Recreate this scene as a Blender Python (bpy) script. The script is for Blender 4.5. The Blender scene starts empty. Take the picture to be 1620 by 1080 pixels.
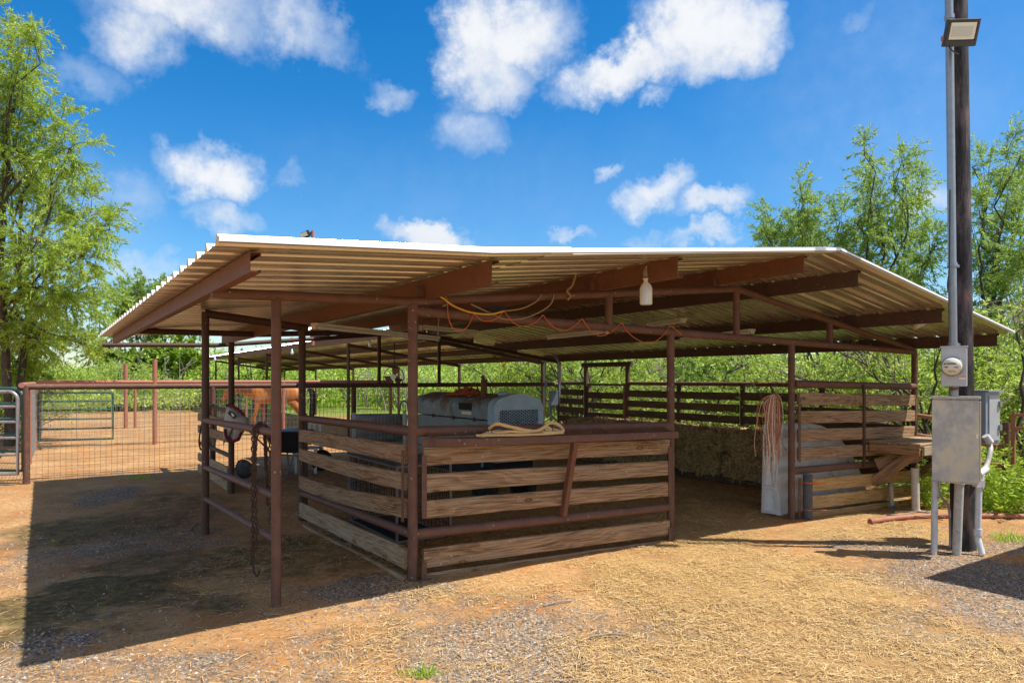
import bpy, bmesh, math, random
import numpy as np
from mathutils import Vector, Matrix, noise as mnoise
R = math.radians
rnd = random.Random(7)
sc = bpy.context.scene
COL = sc.collection
# ------------------------------------------------------------------ frame
CAM_H, FPX, HOR = 1.7, 1080.0, 600.0
OX, OY = -.834, 5.74                      # the barn's corner post
AX, AY, BX, BY = .836, .549, -.549, .836  # along the front row / into the depth
def F(t, s, z=0.0):
    return Vector((OX + AX*t + BX*s, OY + AY*t + BY*s, z))
def ts(x, y):
    dx, dy = x-OX, y-OY
    return dx*AX+dy*AY, dx*BX+dy*BY
def T(px, s):                              # where a sight line crosses the row s
    q = (px-810)/FPX
    return (q*(OY+BY*s)-OX-BX*s)/(AX-q*AY)
def S(px, t):
    q = (px-810)/FPX
    return (q*(OY+AY*t)-OX-AX*t)/(BX-q*BY)
def ZY(py, Y): return CAM_H-(py-HOR)/FPX*Y
def at(px, py, Y): return Vector(((px-810)/FPX*Y, Y, ZY(py, Y)))
def smooth(a, b, x):
    x = np.clip((x-a)/(b-a), 0, 1); return x*x*(3-2*x)
def ground_np(x, y):
    dx, dy = x-OX, y-OY
    t, s = dx*AX+dy*AY, dx*BX+dy*BY
    z = -.05*smooth(1.0, 3.4, t)*smooth(-1.4, -.1, s) - .09*smooth(5.0, 8.0, t)*smooth(-1.6, -.2, s)
    z = z - .05*smooth(.6, 3.0, s)*smooth(3.5, 0, t)
    return z
def GZ(x, y): return float(ground_np(np.array(x, float), np.array(y, float)))
def G(px, py):
    z = 0.0
    for _ in range(4):
        Y = (CAM_H-z)*FPX/(py-HOR); X = (px-810)/FPX*Y; z = GZ(X, Y)
    return Vector((X, Y, z))
# ------------------------------------------------------------------ mesh builder
class MB:
    def __init__(s): s.v = []; s.f = []; s.sm = []
    def add(s, vs, fs, smooth=False):
        o = len(s.v); s.v += [tuple(v) for v in vs]
        s.f += [tuple(i+o for i in f) for f in fs]; s.sm += [smooth]*len(fs); return s
    def box(s, c, size, M=None):
        hx, hy, hz = (k/2 for k in size); c = Vector(c)
        P = [Vector((x, y, z)) for x in (-hx, hx) for y in (-hy, hy) for z in (-hz, hz)]
        if M is not None: P = [M @ p for p in P]
        return s.add([p+c for p in P], [(0,1,3,2),(4,6,7,5),(0,4,5,1),(2,3,7,6),(0,2,6,4),(1,5,7,3)])
    def hexa(s, low, high):                # two quads, same winding
        return s.add(list(low)+list(high), [(3,2,1,0),(4,5,6,7),(0,1,5,4),(1,2,6,5),(2,3,7,6),(3,0,4,7)])
    def tube(s, pts, r, seg=10, caps=True):
        pts = [Vector(p) for p in pts]; n = len(pts)
        rs = r if isinstance(r, (list, tuple)) else [r]*n
        d0 = (pts[1]-pts[0]).normalized()
        up = Vector((0,0,1)) if abs(d0.z) < .9 else Vector((1,0,0))
        u = d0.cross(up).normalized(); vs = []
        for i, p in enumerate(pts):
            d = (pts[min(i+1, n-1)]-pts[max(i-1, 0)]).normalized()
            u = (u-d*u.dot(d)).normalized(); w = d.cross(u)
            for k in range(seg):
                a = 2*math.pi*k/seg
                vs.append(p+(u*math.cos(a)+w*math.sin(a))*rs[i])
        fs = [(i*seg+k, i*seg+(k+1) % seg, (i+1)*seg+(k+1) % seg, (i+1)*seg+k) for i in range(n-1) for k in range(seg)]
        s.add(vs, fs, True)
        if caps:
            s.add(vs[:seg], [tuple(range(seg))[::-1]]); s.add(vs[-seg:], [tuple(range(seg))])
        return s
    def bar(s, a, b, w, h, up=(0,0,1)):    # rectangular bar from a to b
        a, b = Vector(a), Vector(b); d = (b-a).normalized(); up = Vector(up)
        if abs(d.dot(up)) > .95: up = Vector((AX, AY, 0))
        x = d.cross(up).normalized(); z = x.cross(d)
        q = [x*w/2+z*h/2, -x*w/2+z*h/2, -x*w/2-z*h/2, x*w/2-z*h/2]
        return s.hexa([a+k for k in q], [b+k for k in q])
    def lathe(s, c, prof, seg=20, M=None):
        vs = []
        for r, z in prof:
            for k in range(seg):
                a = 2*math.pi*k/seg; p = Vector((r*math.cos(a), r*math.sin(a), z))
                vs.append((M @ p if M is not None else p)+Vector(c))
        n = len(prof)
        return s.add(vs, [(i*seg+k, i*seg+(k+1) % seg, (i+1)*seg+(k+1) % seg, (i+1)*seg+k) for i in range(n-1) for k in range(seg)], True)
    def prism(s, poly, z0, z1):            # poly of (x,y)
        n = len(poly)
        vs = [(x, y, z0) for x, y in poly]+[(x, y, z1) for x, y in poly]
        return s.add(vs, [tuple(range(n))[::-1], tuple(range(n, 2*n))]+[(i, (i+1) % n, n+(i+1) % n, n+i) for i in range(n)])
W = {}
def finish(name, me, m, parent=None, M=None, local=False):
    o = bpy.data.objects.new(name, me); COL.objects.link(o)
    if m: me.materials.append(m)
    M = M or Matrix.Identity(4)
    if parent is not None:
        o.parent = parent
        if not local: o.matrix_parent_inverse = W[parent.name].inverted()
    o.matrix_basis = M
    W[o.name] = (W[parent.name] @ M) if (local and parent is not None) else M
    return o
def obj(name, mb, m, parent=None, M=None, bevel=0):
    me = bpy.data.meshes.new(name)
    vs = mb.v
    if M is None and parent is not None:   # put the origin at the thing's base
        M = W[parent.name].copy()
        inv = M.inverted(); vs = [inv @ Vector(v) for v in vs]
    me.from_pydata(vs, [], mb.f); me.polygons.foreach_set('use_smooth', mb.sm); me.update()
    o = finish(name, me, m, parent, M)
    if bevel:
        b = o.modifiers.new('bevel', 'BEVEL'); b.width = bevel; b.segments = 2; b.limit_method = 'ANGLE'
    return o
def top(name, mb, m, loc, label, cat, group=None, bevel=0):   # a thing that is one mesh
    M = Matrix.Translation(Vector(loc)); me = bpy.data.meshes.new(name)
    me.from_pydata([Vector(v)-Vector(loc) for v in mb.v], [], mb.f); me.polygons.foreach_set('use_smooth', mb.sm); me.update()
    o = finish(name, me, m, None, M)
    if bevel:
        b = o.modifiers.new('bevel', 'BEVEL'); b.width = bevel; b.segments = 2; b.limit_method = 'ANGLE'
    return tag(o, label, cat, group)
def tag(o, label=None, cat=None, group=None, kind=None):
    if label: o['label'] = label
    if cat: o['category'] = cat
    if group: o['group'] = group
    if kind: o['kind'] = kind
    return o
def thing(name, loc, label, cat, group=None, rz=0):
    o = bpy.data.objects.new(name, None); COL.objects.link(o); o.empty_display_size = .1
    M = Matrix.Translation(Vector(loc)) @ Matrix.Rotation(rz, 4, 'Z')
    o.matrix_basis = M; W[o.name] = M
    return tag(o, label, cat, group)
def copy_tree(o, M, label=None, group=None):
    def rec(src, parent):
        c = src.copy(); COL.objects.link(c)
        for k in ('modifiers',): pass
        if parent is not None: c.parent = parent
        for ch in src.children: rec(ch, c)
        return c
    c = rec(o, None); c.matrix_basis = M; W[c.name] = M
    if label: c['label'] = label
    if group: c['group'] = group
    return c
def np_mesh(name, V, Fq, m, parent=None, M=None):
    me = bpy.data.meshes.new(name); n, k = Fq.shape
    me.vertices.add(len(V)); me.vertices.foreach_set('co', np.ascontiguousarray(V, dtype=np.float32).ravel())
    me.loops.add(n*k); me.loops.foreach_set('vertex_index', np.ascontiguousarray(Fq, dtype=np.int32).ravel())
    me.polygons.add(n); me.polygons.foreach_set('loop_start', np.arange(0, n*k, k, dtype=np.int32))
    me.update(calc_edges=True); me.validate()
    return finish(name, me, m, parent, M, local=True)
# ------------------------------------------------------------------ shader helpers
class NT:
    def __init__(s, tree): s.t = tree; s.n = tree.nodes; s.l = tree.links
    def node(s, typ, **kw):
        nd = s.n.new(typ)
        for k, v in kw.items(): setattr(nd, k, v)
        return nd
    def put(s, sock, v):
        if isinstance(v, bpy.types.NodeSocket): s.l.new(v, sock)
        elif v is not None:
            if hasattr(sock, 'default_value') and isinstance(v, (tuple, list)) and len(v) == 3 and sock.type == 'RGBA': v = (*v, 1)
            sock.default_value = v
    def math(s, op, a, b=0.0, c=0.0, clamp=False):
        nd = s.node('ShaderNodeMath', operation=op, use_clamp=clamp)
        for i, v in enumerate((a, b, c)): s.put(nd.inputs[i], v)
        return nd.outputs[0]
    def vmath(s, op, a, b=None):
        nd = s.node('ShaderNodeVectorMath', operation=op); s.put(nd.inputs[0], a)
        if b is not None: s.put(nd.inputs[1], b)
        return nd.outputs['Value'] if op in ('DOT_PRODUCT', 'LENGTH', 'DISTANCE') else nd.outputs[0]
    def noise(s, vec, scale, detail=4, rough=.55, dist=0, col=False):
        nd = s.node('ShaderNodeTexNoise'); s.put(nd.inputs['Vector'], vec)
        for k, v in (('Scale', scale), ('Detail', detail), ('Roughness', rough), ('Distortion', dist)): s.put(nd.inputs[k], v)
        return nd.outputs['Color' if col else 'Fac']
    def voro(s, vec, scale, out='Distance', rand=1, feature='F1'):
        nd = s.node('ShaderNodeTexVoronoi', feature=feature); s.put(nd.inputs['Vector'], vec)
        s.put(nd.inputs['Scale'], scale); s.put(nd.inputs['Randomness'], rand)
        return nd.outputs[out]
    def wave(s, vec, scale, dist=0, detail=2, dscale=1, axis='Z'):
        nd = s.node('ShaderNodeTexWave', bands_direction=axis); s.put(nd.inputs['Vector'], vec)
        for k, v in (('Scale', scale), ('Distortion', dist), ('Detail', detail), ('Detail Scale', dscale)): s.put(nd.inputs[k], v)
        return nd.outputs['Fac']
    def ramp(s, fac, stops, interp='LINEAR'):
        nd = s.node('ShaderNodeValToRGB'); s.put(nd.inputs[0], fac); cr = nd.color_ramp; cr.interpolation = interp
        while len(cr.elements) < len(stops): cr.elements.new(.5)
        for e, (p, c) in zip(cr.elements, stops):
            e.position = p; e.color = (*c, 1) if isinstance(c, (tuple, list)) else (c, c, c, 1)
        return nd.outputs[0]
    def mix(s, fac, a, b, blend='MIX'):
        nd = s.node('ShaderNodeMix', data_type='RGBA', blend_type=blend)
        s.put(nd.inputs[0], fac); s.put(nd.inputs[6], a); s.put(nd.inputs[7], b)
        return nd.outputs[2]
    def mapv(s, vec, scale=(1,1,1), loc=(0,0,0)):
        nd = s.node('ShaderNodeMapping'); s.put(nd.inputs['Vector'], vec); s.put(nd.inputs['Scale'], scale); s.put(nd.inputs['Location'], loc)
        return nd.outputs[0]
    def sep(s, vec):
        nd = s.node('ShaderNodeSeparateXYZ'); s.put(nd.inputs[0], vec); return nd.outputs
    def smooth(s, x, a, b):
        nd = s.node('ShaderNodeMapRange', interpolation_type='SMOOTHSTEP'); s.put(nd.inputs['Value'], x)
        s.put(nd.inputs['From Min'], a); s.put(nd.inputs['From Max'], b); return nd.outputs[0]
    def coord(s, which='Object'): return s.node('ShaderNodeTexCoord').outputs[which]
    def attr(s, name): return s.node('ShaderNodeAttribute', attribute_name=name).outputs['Fac']
    def bump(s, h, strength=.3, dist=.01):
        nd = s.node('ShaderNodeBump'); s.put(nd.inputs['Height'], h); s.put(nd.inputs['Strength'], strength); s.put(nd.inputs['Distance'], dist)
        return nd.outputs[0]
MATS = {}
def material(name, fn):
    m = bpy.data.materials.new(name); m.use_nodes = True; nt = NT(m.node_tree); nt.n.clear()
    out = nt.node('ShaderNodeOutputMaterial'); b = nt.node('ShaderNodeBsdfPrincipled')
    r = fn(nt, b); nt.l.new(r if r is not None else b.outputs[0], out.inputs[0]); MATS[name] = m; return m
def setp(nt, b, color=None, rough=None, metal=None, normal=None, spec=None):
    for k, v in (('Base Color', color), ('Roughness', rough), ('Metallic', metal), ('Normal', normal), ('Specular IOR Level', spec)):
        if v is not None: nt.put(b.inputs[k], v)
def worldpos(nt): return nt.node('ShaderNodeNewGeometry').outputs['Position']
def simple(name, c, rough=.6, metal=0, var=.25, scale=6, dirt=None, bump=0, spec=.4):
    def fn(nt, b):
        p = worldpos(nt); f = nt.noise(p, scale, 6, .6)
        lo = tuple(k*(1-var) for k in c); hi = tuple(min(1, k*(1+var)) for k in c)
        col = nt.ramp(f, [(.3, lo), (.7, hi)])
        if dirt:
            d = nt.smooth(nt.noise(p, scale*1.7, 8, .7), .55, .68); col = nt.mix(d, col, dirt)
        setp(nt, b, col, rough, metal, nt.bump(nt.noise(p, scale*20, 3), bump, .004) if bump else None, spec)
    return material(name, fn)
# painted rusty pipe
def pipe_mat(name, c1, c2, rust=(.20,.075,.03), speck=.45):
    def fn(nt, b):
        p = worldpos(nt)
        f = nt.noise(p, 9, 7, .65)
        col = nt.ramp(f, [(.3, c1), (.68, c2)])
        r = nt.smooth(nt.noise(p, 26, 6, .7), .57, .72); col = nt.mix(nt.math('MULTIPLY', r, .6), col, rust)
        r2 = nt.smooth(nt.noise(p, 140, 2, .5), .6, .75); col = nt.mix(nt.math('MULTIPLY', r2, .35), col, (.03,.016,.012))
        w = nt.math('MULTIPLY', nt.math('LESS_THAN', nt.voro(p, 22), .16), nt.math('GREATER_THAN', nt.noise(p, 3.1, 3), .57))
        col = nt.mix(nt.math('MULTIPLY', w, speck), col, (.6,.55,.46))
        setp(nt, b, col, nt.ramp(f, [(.3, .5), (.7, .75)]), 0, nt.bump(nt.noise(p, 120, 4), .25, .003), .35)
    return material(name, fn)
pipe = pipe_mat('brown_pipe', (.095,.047,.035), (.165,.083,.058))
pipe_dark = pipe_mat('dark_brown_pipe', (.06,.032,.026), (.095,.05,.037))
purl = pipe_mat('red_oxide_steel', (.125,.05,.03), (.18,.078,.043), (.30,.13,.05), .15)
redpipe = pipe_mat('sunbleached_red_pipe', (.30,.12,.075), (.38,.17,.11), (.24,.09,.04), .2)
def wood_mat(name, dark, mid, light, grey, greyamt=.5):
    def fn(nt, b):
        oi = nt.node('ShaderNodeObjectInfo').outputs['Random']
        p = nt.coord('Object')
        off = nt.node('ShaderNodeCombineXYZ'); nt.put(off.inputs[0], nt.math('MULTIPLY', oi, 37.0)); nt.put(off.inputs[2], nt.math('MULTIPLY', oi, 11.0))
        q = nt.vmath('ADD', p, off.outputs[0])
        # rings: distance from a wandering pith, which gives cathedral figures
        wob = nt.noise(nt.mapv(q, (.62, 3, 3.0)), 1.0, 3, .5)
        kn = nt.voro(nt.mapv(q, (2.1, 0, 5.6)), 1.0)
        knot = nt.smooth(kn, .15, .06)
        x, y, z = nt.sep(q)
        ring = nt.math('ADD', nt.math('MULTIPLY', z, 7.0), nt.math('ADD', nt.math('MULTIPLY', wob, 5.5), nt.math('MULTIPLY', nt.smooth(kn, .34, .0), 1.6)))
        g = nt.math('FRACT', nt.math('MULTIPLY', ring, 2.6))
        g = nt.smooth(g, 0, .85)
        fine = nt.smooth(nt.noise(nt.mapv(q, (2.4, 60, 95)), 1.0, 6, .68), .3, .7)
        v = nt.math('ADD', nt.math('MULTIPLY', g, .24), nt.math('MULTIPLY', fine, .74))
        col = nt.ramp(v, [(.2, light), (.5, mid), (.85, dark)])
        wth = nt.smooth(nt.noise(nt.mapv(q, (1.3, 5, 7)), 1.0, 5, .65), .38, .7)
        col = nt.mix(nt.math('MULTIPLY', wth, greyamt), col, grey)
        crack = nt.smooth(nt.noise(nt.mapv(q, (1.0, 40, 75)), 1.0, 3, .5), .66, .72)
        col = nt.mix(nt.math('MULTIPLY', crack, .75), col, (.03,.017,.01))
        stain = nt.smooth(nt.noise(nt.mapv(q, (3.0, 8, 9)), 1.0, 4, .6), .6, .75)
        col = nt.mix(nt.math('MULTIPLY', stain, .4), col, dark)
        col = nt.mix(nt.math('MULTIPLY', knot, .85), col, (.07,.03,.012)); col = nt.mix(nt.math('MULTIPLY', nt.smooth(kn, .075, .03), .8), col, (.42,.20,.05))
        spk = nt.math('MULTIPLY', nt.math('LESS_THAN', nt.voro(q, 16), .12), nt.math('GREATER_THAN', nt.noise(q, 4, 2), .6))
        col = nt.mix(nt.math('MULTIPLY', spk, .6), col, (.6,.55,.45))
        setp(nt, b, col, .8, 0, nt.bump(v, .35, .004), .2)
    return material(name, fn)
wood = wood_mat('weathered_brown_plank', (.10,.056,.03), (.27,.165,.09), (.42,.27,.155), (.36,.27,.19))
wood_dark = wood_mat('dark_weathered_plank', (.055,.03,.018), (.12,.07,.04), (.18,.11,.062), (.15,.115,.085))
wood_pale = wood_mat('pale_weathered_plank', (.16,.105,.058), (.33,.235,.14), (.46,.35,.225), (.38,.33,.25))
wood_new = wood_mat('fresh_pine_plank', (.26,.15,.06), (.45,.29,.125), (.55,.38,.18), (.42,.32,.19), .3)
def roof_fn(nt, b):
    p = worldpos(nt)
    f = nt.noise(p, 2.2, 6, .6)
    col = nt.ramp(f, [(.3, (.60,.54,.45)), (.7, (.72,.66,.56))])
    d = nt.smooth(nt.noise(nt.mapv(p, (1,1,4)), 3.0, 8, .7), .56, .72)
    col = nt.mix(nt.math('MULTIPLY', d, .5), col, (.34,.23,.13))
    setp(nt, b, col, .25, .68, nt.bump(nt.noise(p, 4, 2), .05, .02), .5)
roofm = material('corrugated_metal', roof_fn)
trimm = simple('white_metal_trim', (.82,.82,.80), .4, 0, .04)
galv = simple('galvanised_wire', (.30,.30,.29), .45, .5, .2, 20)
greenp = simple('green_gate_paint', (.03,.11,.085), .45, .1, .3, 8, (.12,.09,.06))
greyp = simple('grey_gate_paint', (.30,.29,.31), .4, .4, .15, 8, (.22,.12,.07))
blackpl = simple('black_plastic', (.02,.022,.026), .5, 0, .3, 10)
greyrub = simple('grey_rubber', (.10,.105,.115), .7, 0, .3, 10, (.2,.14,.09))
tankm = simple('dark_grey_tank', (.10,.105,.11), .6, .2, .3, 5, (.18,.13,.09))
whitep = simple('white_plastic', (.72,.72,.72), .45, 0, .06, 5)
fibre = simple('dirty_white_fibreglass', (.76,.78,.80), .35, 0, .1, 5, (.30,.22,.15))
pvc = simple('grey_pvc', (.47,.46,.43), .45, 0, .1, 14, (.33,.28,.22))
pvcl = simple('pale_pvc', (.56,.57,.60), .4, 0, .08, 14, (.40,.36,.30))
boxm = simple('grey_painted_steel', (.42,.46,.51), .4, .2, .07, 9)
boxblue = simple('blue_grey_painted_steel', (.28,.35,.43), .4, .2, .08, 9)
def panel_fn(nt, b):
    p = worldpos(nt); f = nt.math('ADD', nt.math('MULTIPLY', nt.noise(p, 3.2, 4, .55), .75), nt.math('MULTIPLY', nt.noise(nt.mapv(p, (1, 1, .35)), 17, 6, .7), .25))
    col = nt.ramp(f, [(.40, (.36,.375,.385)), (.47, (.50,.49,.44)), (.53, (.58,.52,.39)), (.60, (.46,.39,.27))])
    setp(nt, b, col, .45, .3, nt.bump(nt.noise(p, 60, 3), .05, .003), .5)
panelm = material('stained_galvanised_steel', panel_fn)
conduit = simple('galvanised_conduit', (.27,.31,.35), .42, .5, .12, 12)
def pole_fn(nt, b):
    p = worldpos(nt); f = nt.noise(nt.mapv(p, (9, 9, 2.2)), 1.0, 8, .72)
    col = nt.ramp(f, [(.36, (.006,.006,.008)), (.49, (.03,.027,.031)), (.58, (.075,.062,.066)), (.68, (.17,.10,.07))])
    cr = nt.smooth(nt.noise(nt.mapv(p, (40, 40, 1.6)), 1.0, 3), .6, .66)
    col = nt.mix(cr, col, (.008,.007,.007))
    setp(nt, b, col, .7, 0, nt.bump(f, .6, .012), .3)
polem = material('tarred_pole_wood', pole_fn)
def gen_fn(nt, b):
    p = worldpos(nt); f = nt.noise(p, 5, 7, .65)
    col = nt.ramp(f, [(.3, (.14,.195,.21)), (.7, (.24,.315,.335))])
    x, y, z = nt.sep(p)
    hi = nt.smooth(z, 1.05, 1.5)
    r = nt.smooth(nt.math('ADD', nt.noise(p, 4.2, 9, .72), nt.math('MULTIPLY', hi, .14)), .575, .68)
    col = nt.mix(nt.math('MULTIPLY', r, .9), col, nt.ramp(nt.noise(p, 30, 4), [(.3, (.085,.04,.02)), (.7, (.24,.12,.05))]))
    ch = nt.smooth(nt.noise(p, 11, 6, .7), .66, .7); col = nt.mix(ch, col, (.09,.10,.11))
    setp(nt, b, col, .5, .1, nt.bump(f, .1, .01), .4)
genm = material('faded_blue_grey_paint', gen_fn)
genface = simple('pale_blue_paint', (.36,.52,.64), .45, .0, .12, 6, (.22,.27,.30))
black = simple('black_void', (.012,.012,.013), .8, 0, .2)
tyre = simple('tyre_rubber', (.02,.02,.02), .85, 0, .3, 20)
ropem = simple('tan_rope', (.66,.45,.21), .9, 0, .25, 90, None, .5)
ropedull = simple('dull_rope', (.30,.22,.13), .9, 0, .25, 90, None, .5)
orangecord = simple('orange_cord', (.55,.13,.04), .5, 0, .15)
yellowcord = simple('yellow_cord', (.60,.36,.03), .5, 0, .15)
blackcord = simple('dark_cord', (.03,.028,.025), .6, 0, .2)
twine1 = simple('orange_red_twine', (.58,.17,.08), .9, 0, .3, 60)
twine2 = simple('pink_twine', (.66,.42,.34), .9, 0, .2, 60)
twine3 = simple('pale_twine', (.80,.74,.66), .9, 0, .2, 60)
chainm = simple('rusty_chain', (.075,.04,.028), .75, .3, .4, 40, (.17,.08,.035))
lampw = simple('cream_lamp_plastic', (.70,.68,.60), .4, 0, .05)
ledglass = simple('led_panel', (.58,.72,.92), .3, 0, .05)
maroon = simple('maroon_binding', (.17,.012,.02), .9, 0, .2)
maskgrey = simple('grey_mesh_cloth', (.40,.37,.34), .9, 0, .15, 40)
bluegrip = simple('blue_grip', (.06,.10,.30), .5)
foam = simple('grey_pipe_foam', (.085,.095,.11), .85, 0, .2, 20)
floodm = simple('dark_floodlight_case', (.05,.055,.065), .45, .2, .2)
glassm = simple('pale_lamp_glass', (.66,.70,.62), .15, 0, .04)
bolt_m = simple('bolt_head', (.62,.62,.60), .4, .3, .1)
def horse_fn(nt, b):
    p = nt.coord('Object'); f = nt.noise(p, 3, 4)
    x, y, z = nt.sep(p)
    col = nt.ramp(f, [(.3, (.36,.11,.02)), (.7, (.50,.18,.035))])
    col = nt.mix(nt.smooth(z, .5, .2), col, (.10,.035,.015))
    setp(nt, b, col, .5, 0, None, .3)
horsem = material('sorrel_coat', horse_fn)
hairm = simple('dark_horse_hair', (.03,.015,.01), .7)
def leaf_mat(name, lo, hi, yel, trans=.5):
    def fn(nt, b):
        g = nt.node('ShaderNodeNewGeometry'); rp = g.outputs['Random Per Island']
        cl = nt.noise(g.outputs['Position'], .9, 3, .6)
        v = nt.math('ADD', nt.math('MULTIPLY', rp, .55), nt.math('MULTIPLY', cl, .55))
        col = nt.ramp(v, [(.3, lo), (.62, hi), (.9, yel)])
        d = nt.node('ShaderNodeBsdfDiffuse'); nt.put(d.inputs[0], col)
        tr = nt.node('ShaderNodeBsdfTranslucent'); nt.put(tr.inputs[0], nt.mix(.5, col, yel))
        mx = nt.node('ShaderNodeMixShader'); nt.put(mx.inputs[0], trans)
        nt.l.new(d.outputs[0], mx.inputs[1]); nt.l.new(tr.outputs[0], mx.inputs[2])
        gl = nt.node('ShaderNodeBsdfGlossy'); nt.put(gl.inputs[0], (.5,.5,.5)); nt.put(gl.inputs['Roughness'], .45)
        m2 = nt.node('ShaderNodeMixShader'); nt.put(m2.inputs[0], .045)
        nt.l.new(mx.outputs[0], m2.inputs[1]); nt.l.new(gl.outputs[0], m2.inputs[2])
        return m2.outputs[0]
    return material(name, fn)
leaf_yel = leaf_mat('feathery_yellow_green_leaves', (.12,.23,.026), (.37,.54,.065), (.60,.69,.13))
leaf_mid = leaf_mat('feathery_green_leaves', (.10,.20,.035), (.30,.46,.08), (.50,.62,.15))
leaf_brush = leaf_mat('bright_brush_leaves', (.10,.20,.024), (.44,.63,.08), (.74,.83,.20))
leaf_dark = leaf_mat('round_dark_leaves', (.09,.20,.018), (.24,.40,.03), (.38,.50,.06))
leaf_weed = leaf_mat('lush_weed_leaves', (.17,.32,.02), (.38,.58,.05), (.58,.68,.12))
def bark_fn(nt, b):
    p = worldpos(nt); f = nt.noise(nt.mapv(p, (9, 9, 3)), 1.0, 6, .7)
    setp(nt, b, nt.ramp(f, [(.3, (.035,.026,.02)), (.7, (.13,.105,.085))]), .9, 0, nt.bump(f, .8, .02), .2)
bark = material('mesquite_bark', bark_fn)
barkpale = simple('pale_dead_twig', (.24,.21,.17), .9, 0, .3, 8)
def hay_fn(nt, b):
    g = nt.node('ShaderNodeNewGeometry'); rp = g.outputs['Random Per Island']
    f = nt.noise(worldpos(nt), 7, 4); v = nt.math('ADD', nt.math('MULTIPLY', rp, .6), nt.math('MULTIPLY', f, .4))
    setp(nt, b, nt.ramp(v, [(.2, (.22,.14,.05)), (.5, (.58,.41,.17)), (.85, (.88,.68,.36))]), .8, 0, None, .25)
haym = material('dry_hay', hay_fn)
def straw_fn(nt, b):
    rp = nt.node('ShaderNodeNewGeometry').outputs['Random Per Island']
    setp(nt, b, nt.ramp(rp, [(0, (.26,.15,.055)), (.5, (.52,.34,.14)), (1, (.70,.51,.25))]), .7, 0, None, .3)
strawm = material('loose_straw', straw_fn)
def stone_fn(nt, b):
    rp = nt.node('ShaderNodeNewGeometry').outputs['Random Per Island']
    setp(nt, b, nt.ramp(rp, [(0, (.06,.054,.05)), (.5, (.20,.175,.15)), (.85, (.32,.26,.20)), (1, (.52,.47,.40))]), .8, 0, None, .3)
stonem = material('gravel_stone', stone_fn)
# ================================================================== sky, sun, camera
sun_v = Vector((1.326, -.326, 2.475)).normalized()
world = bpy.data.worlds.new('World'); sc.world = world; world.use_nodes = True
w = NT(world.node_tree); w.n.clear()
sky = w.node('ShaderNodeTexSky', sky_type='NISHITA'); sky.sun_disc = False
sky.sun_elevation = math.asin(sun_v.z); sky.sun_rotation = math.atan2(sun_v.x, sun_v.y)
sky.air_density = 1.0; sky.dust_density = .6; sky.ozone_density = 3.2
hs = w.node('ShaderNodeHueSaturation'); w.put(hs.inputs['Saturation'], 1.44); w.put(hs.inputs['Value'], .80); w.l.new(sky.outputs[0], hs.inputs['Color'])
dirv = w.coord('Generated')
warp = w.vmath('SUBTRACT', w.noise(dirv, 5.0, 6, .6, 0, True), (.5, .5, .5))
warp2 = w.vmath('SUBTRACT', w.noise(dirv, 26.0, 6, .65, 0, True), (.5, .5, .5))
wd = w.vmath('ADD', dirv, w.vmath('ADD', w.vmath('MULTIPLY', warp, (.17,.17,.17)), w.vmath('MULTIPLY', warp2, (.06,.06,.06))))
# cumulus: px, py, half width, half height (pixels at 1620), strength, tilt
CL = [(300,28,150,62,.66,-.05),(470,50,90,40,.55,.2),(225,75,80,60,.75,.0),(128,128,75,34,.42,.1),(318,283,92,46,.85,.0),(350,352,66,26,.55,.1),
      (755,85,74,70,.9,.0),(850,60,92,66,.95,-.15),(800,122,68,44,.8,.0),(748,200,58,44,.50,.1),(600,130,44,26,.45,.0),
      (1125,60,104,74,.95,-.1),(1015,122,122,40,.85,-.1),(1090,120,95,38,.8,0),(1030,318,62,32,.75,.1),(1125,345,66,22,.60,.0),
      (957,258,28,14,.5,0),(680,374,66,30,.85,0),(1385,38,50,24,.30,-.4),(210,412,90,22,.45,0),(165,310,80,34,.35,.1),(1100,385,52,16,.6,0),
      (1475,300,70,44,.6,-.2),(912,376,26,13,.45,0),(1056,178,28,14,.45,0),(1020,380,40,12,.35,0),(460,295,36,14,.3,0),(-120,200,120,80,.7,0),(1900,150,160,80,.8,0),(1420,190,330,240,.20,0),(760,300,420,110,.13,0),(60,330,200,120,.22,0)]
field = None
shade = None
FILL_CLOUDS = [((.1,-.75,.65),560,360),((-.85,-.3,.5),440,260),((.75,-.55,.35),420,220),((-.55,-.8,.25),380,150),((.2,.15,.97),240,200),((.95,.25,.42),260,160),((.3,-.95,.2),380,130)]
for px, py, rx, ry, st, tilt in CL+[(b[0], 0, b[1], b[2], 1.15, 0) for b in FILL_CLOUDS]:   # the last ones, unseen behind and overhead, are added for ambient fill
    if isinstance(px, tuple): c = Vector(px); dist = 1.0; px = 810
    else: c = Vector(((px-810)/FPX, 1, (HOR-py)/FPX)); dist = c.length
    c.normalize()
    r = c.cross(Vector((0,0,1))).normalized(); u = r.cross(c)
    r2 = r*math.cos(tilt)-u*math.sin(tilt); u2 = u*math.cos(tilt)+r*math.sin(tilt)
    k = math.cos(math.atan2(px-810, FPX))
    ax = r2/(rx/FPX/dist*k*1.15); ay = u2/(ry/FPX/dist*1.15)
    d = w.vmath('SUBTRACT', wd, tuple(c))
    a = w.vmath('DOT_PRODUCT', d, tuple(ax)); b_ = w.vmath('DOT_PRODUCT', d, tuple(ay))
    rr = w.math('ADD', w.math('MULTIPLY', a, a), w.math('MULTIPLY', b_, b_))
    e = w.math('MULTIPLY', w.math('SUBTRACT', 1.15, rr), st)
    e = w.math('MAXIMUM', e, 0.0)
    field = e if field is None else w.math('MAXIMUM', field, e)
    sh = w.math('MULTIPLY', w.math('GREATER_THAN', e, .001), w.math('MULTIPLY', b_, -.5))
    shade = sh if shade is None else w.math('MAXIMUM', shade, sh)
fl = w.noise(dirv, 9.0, 9, .62)
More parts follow.
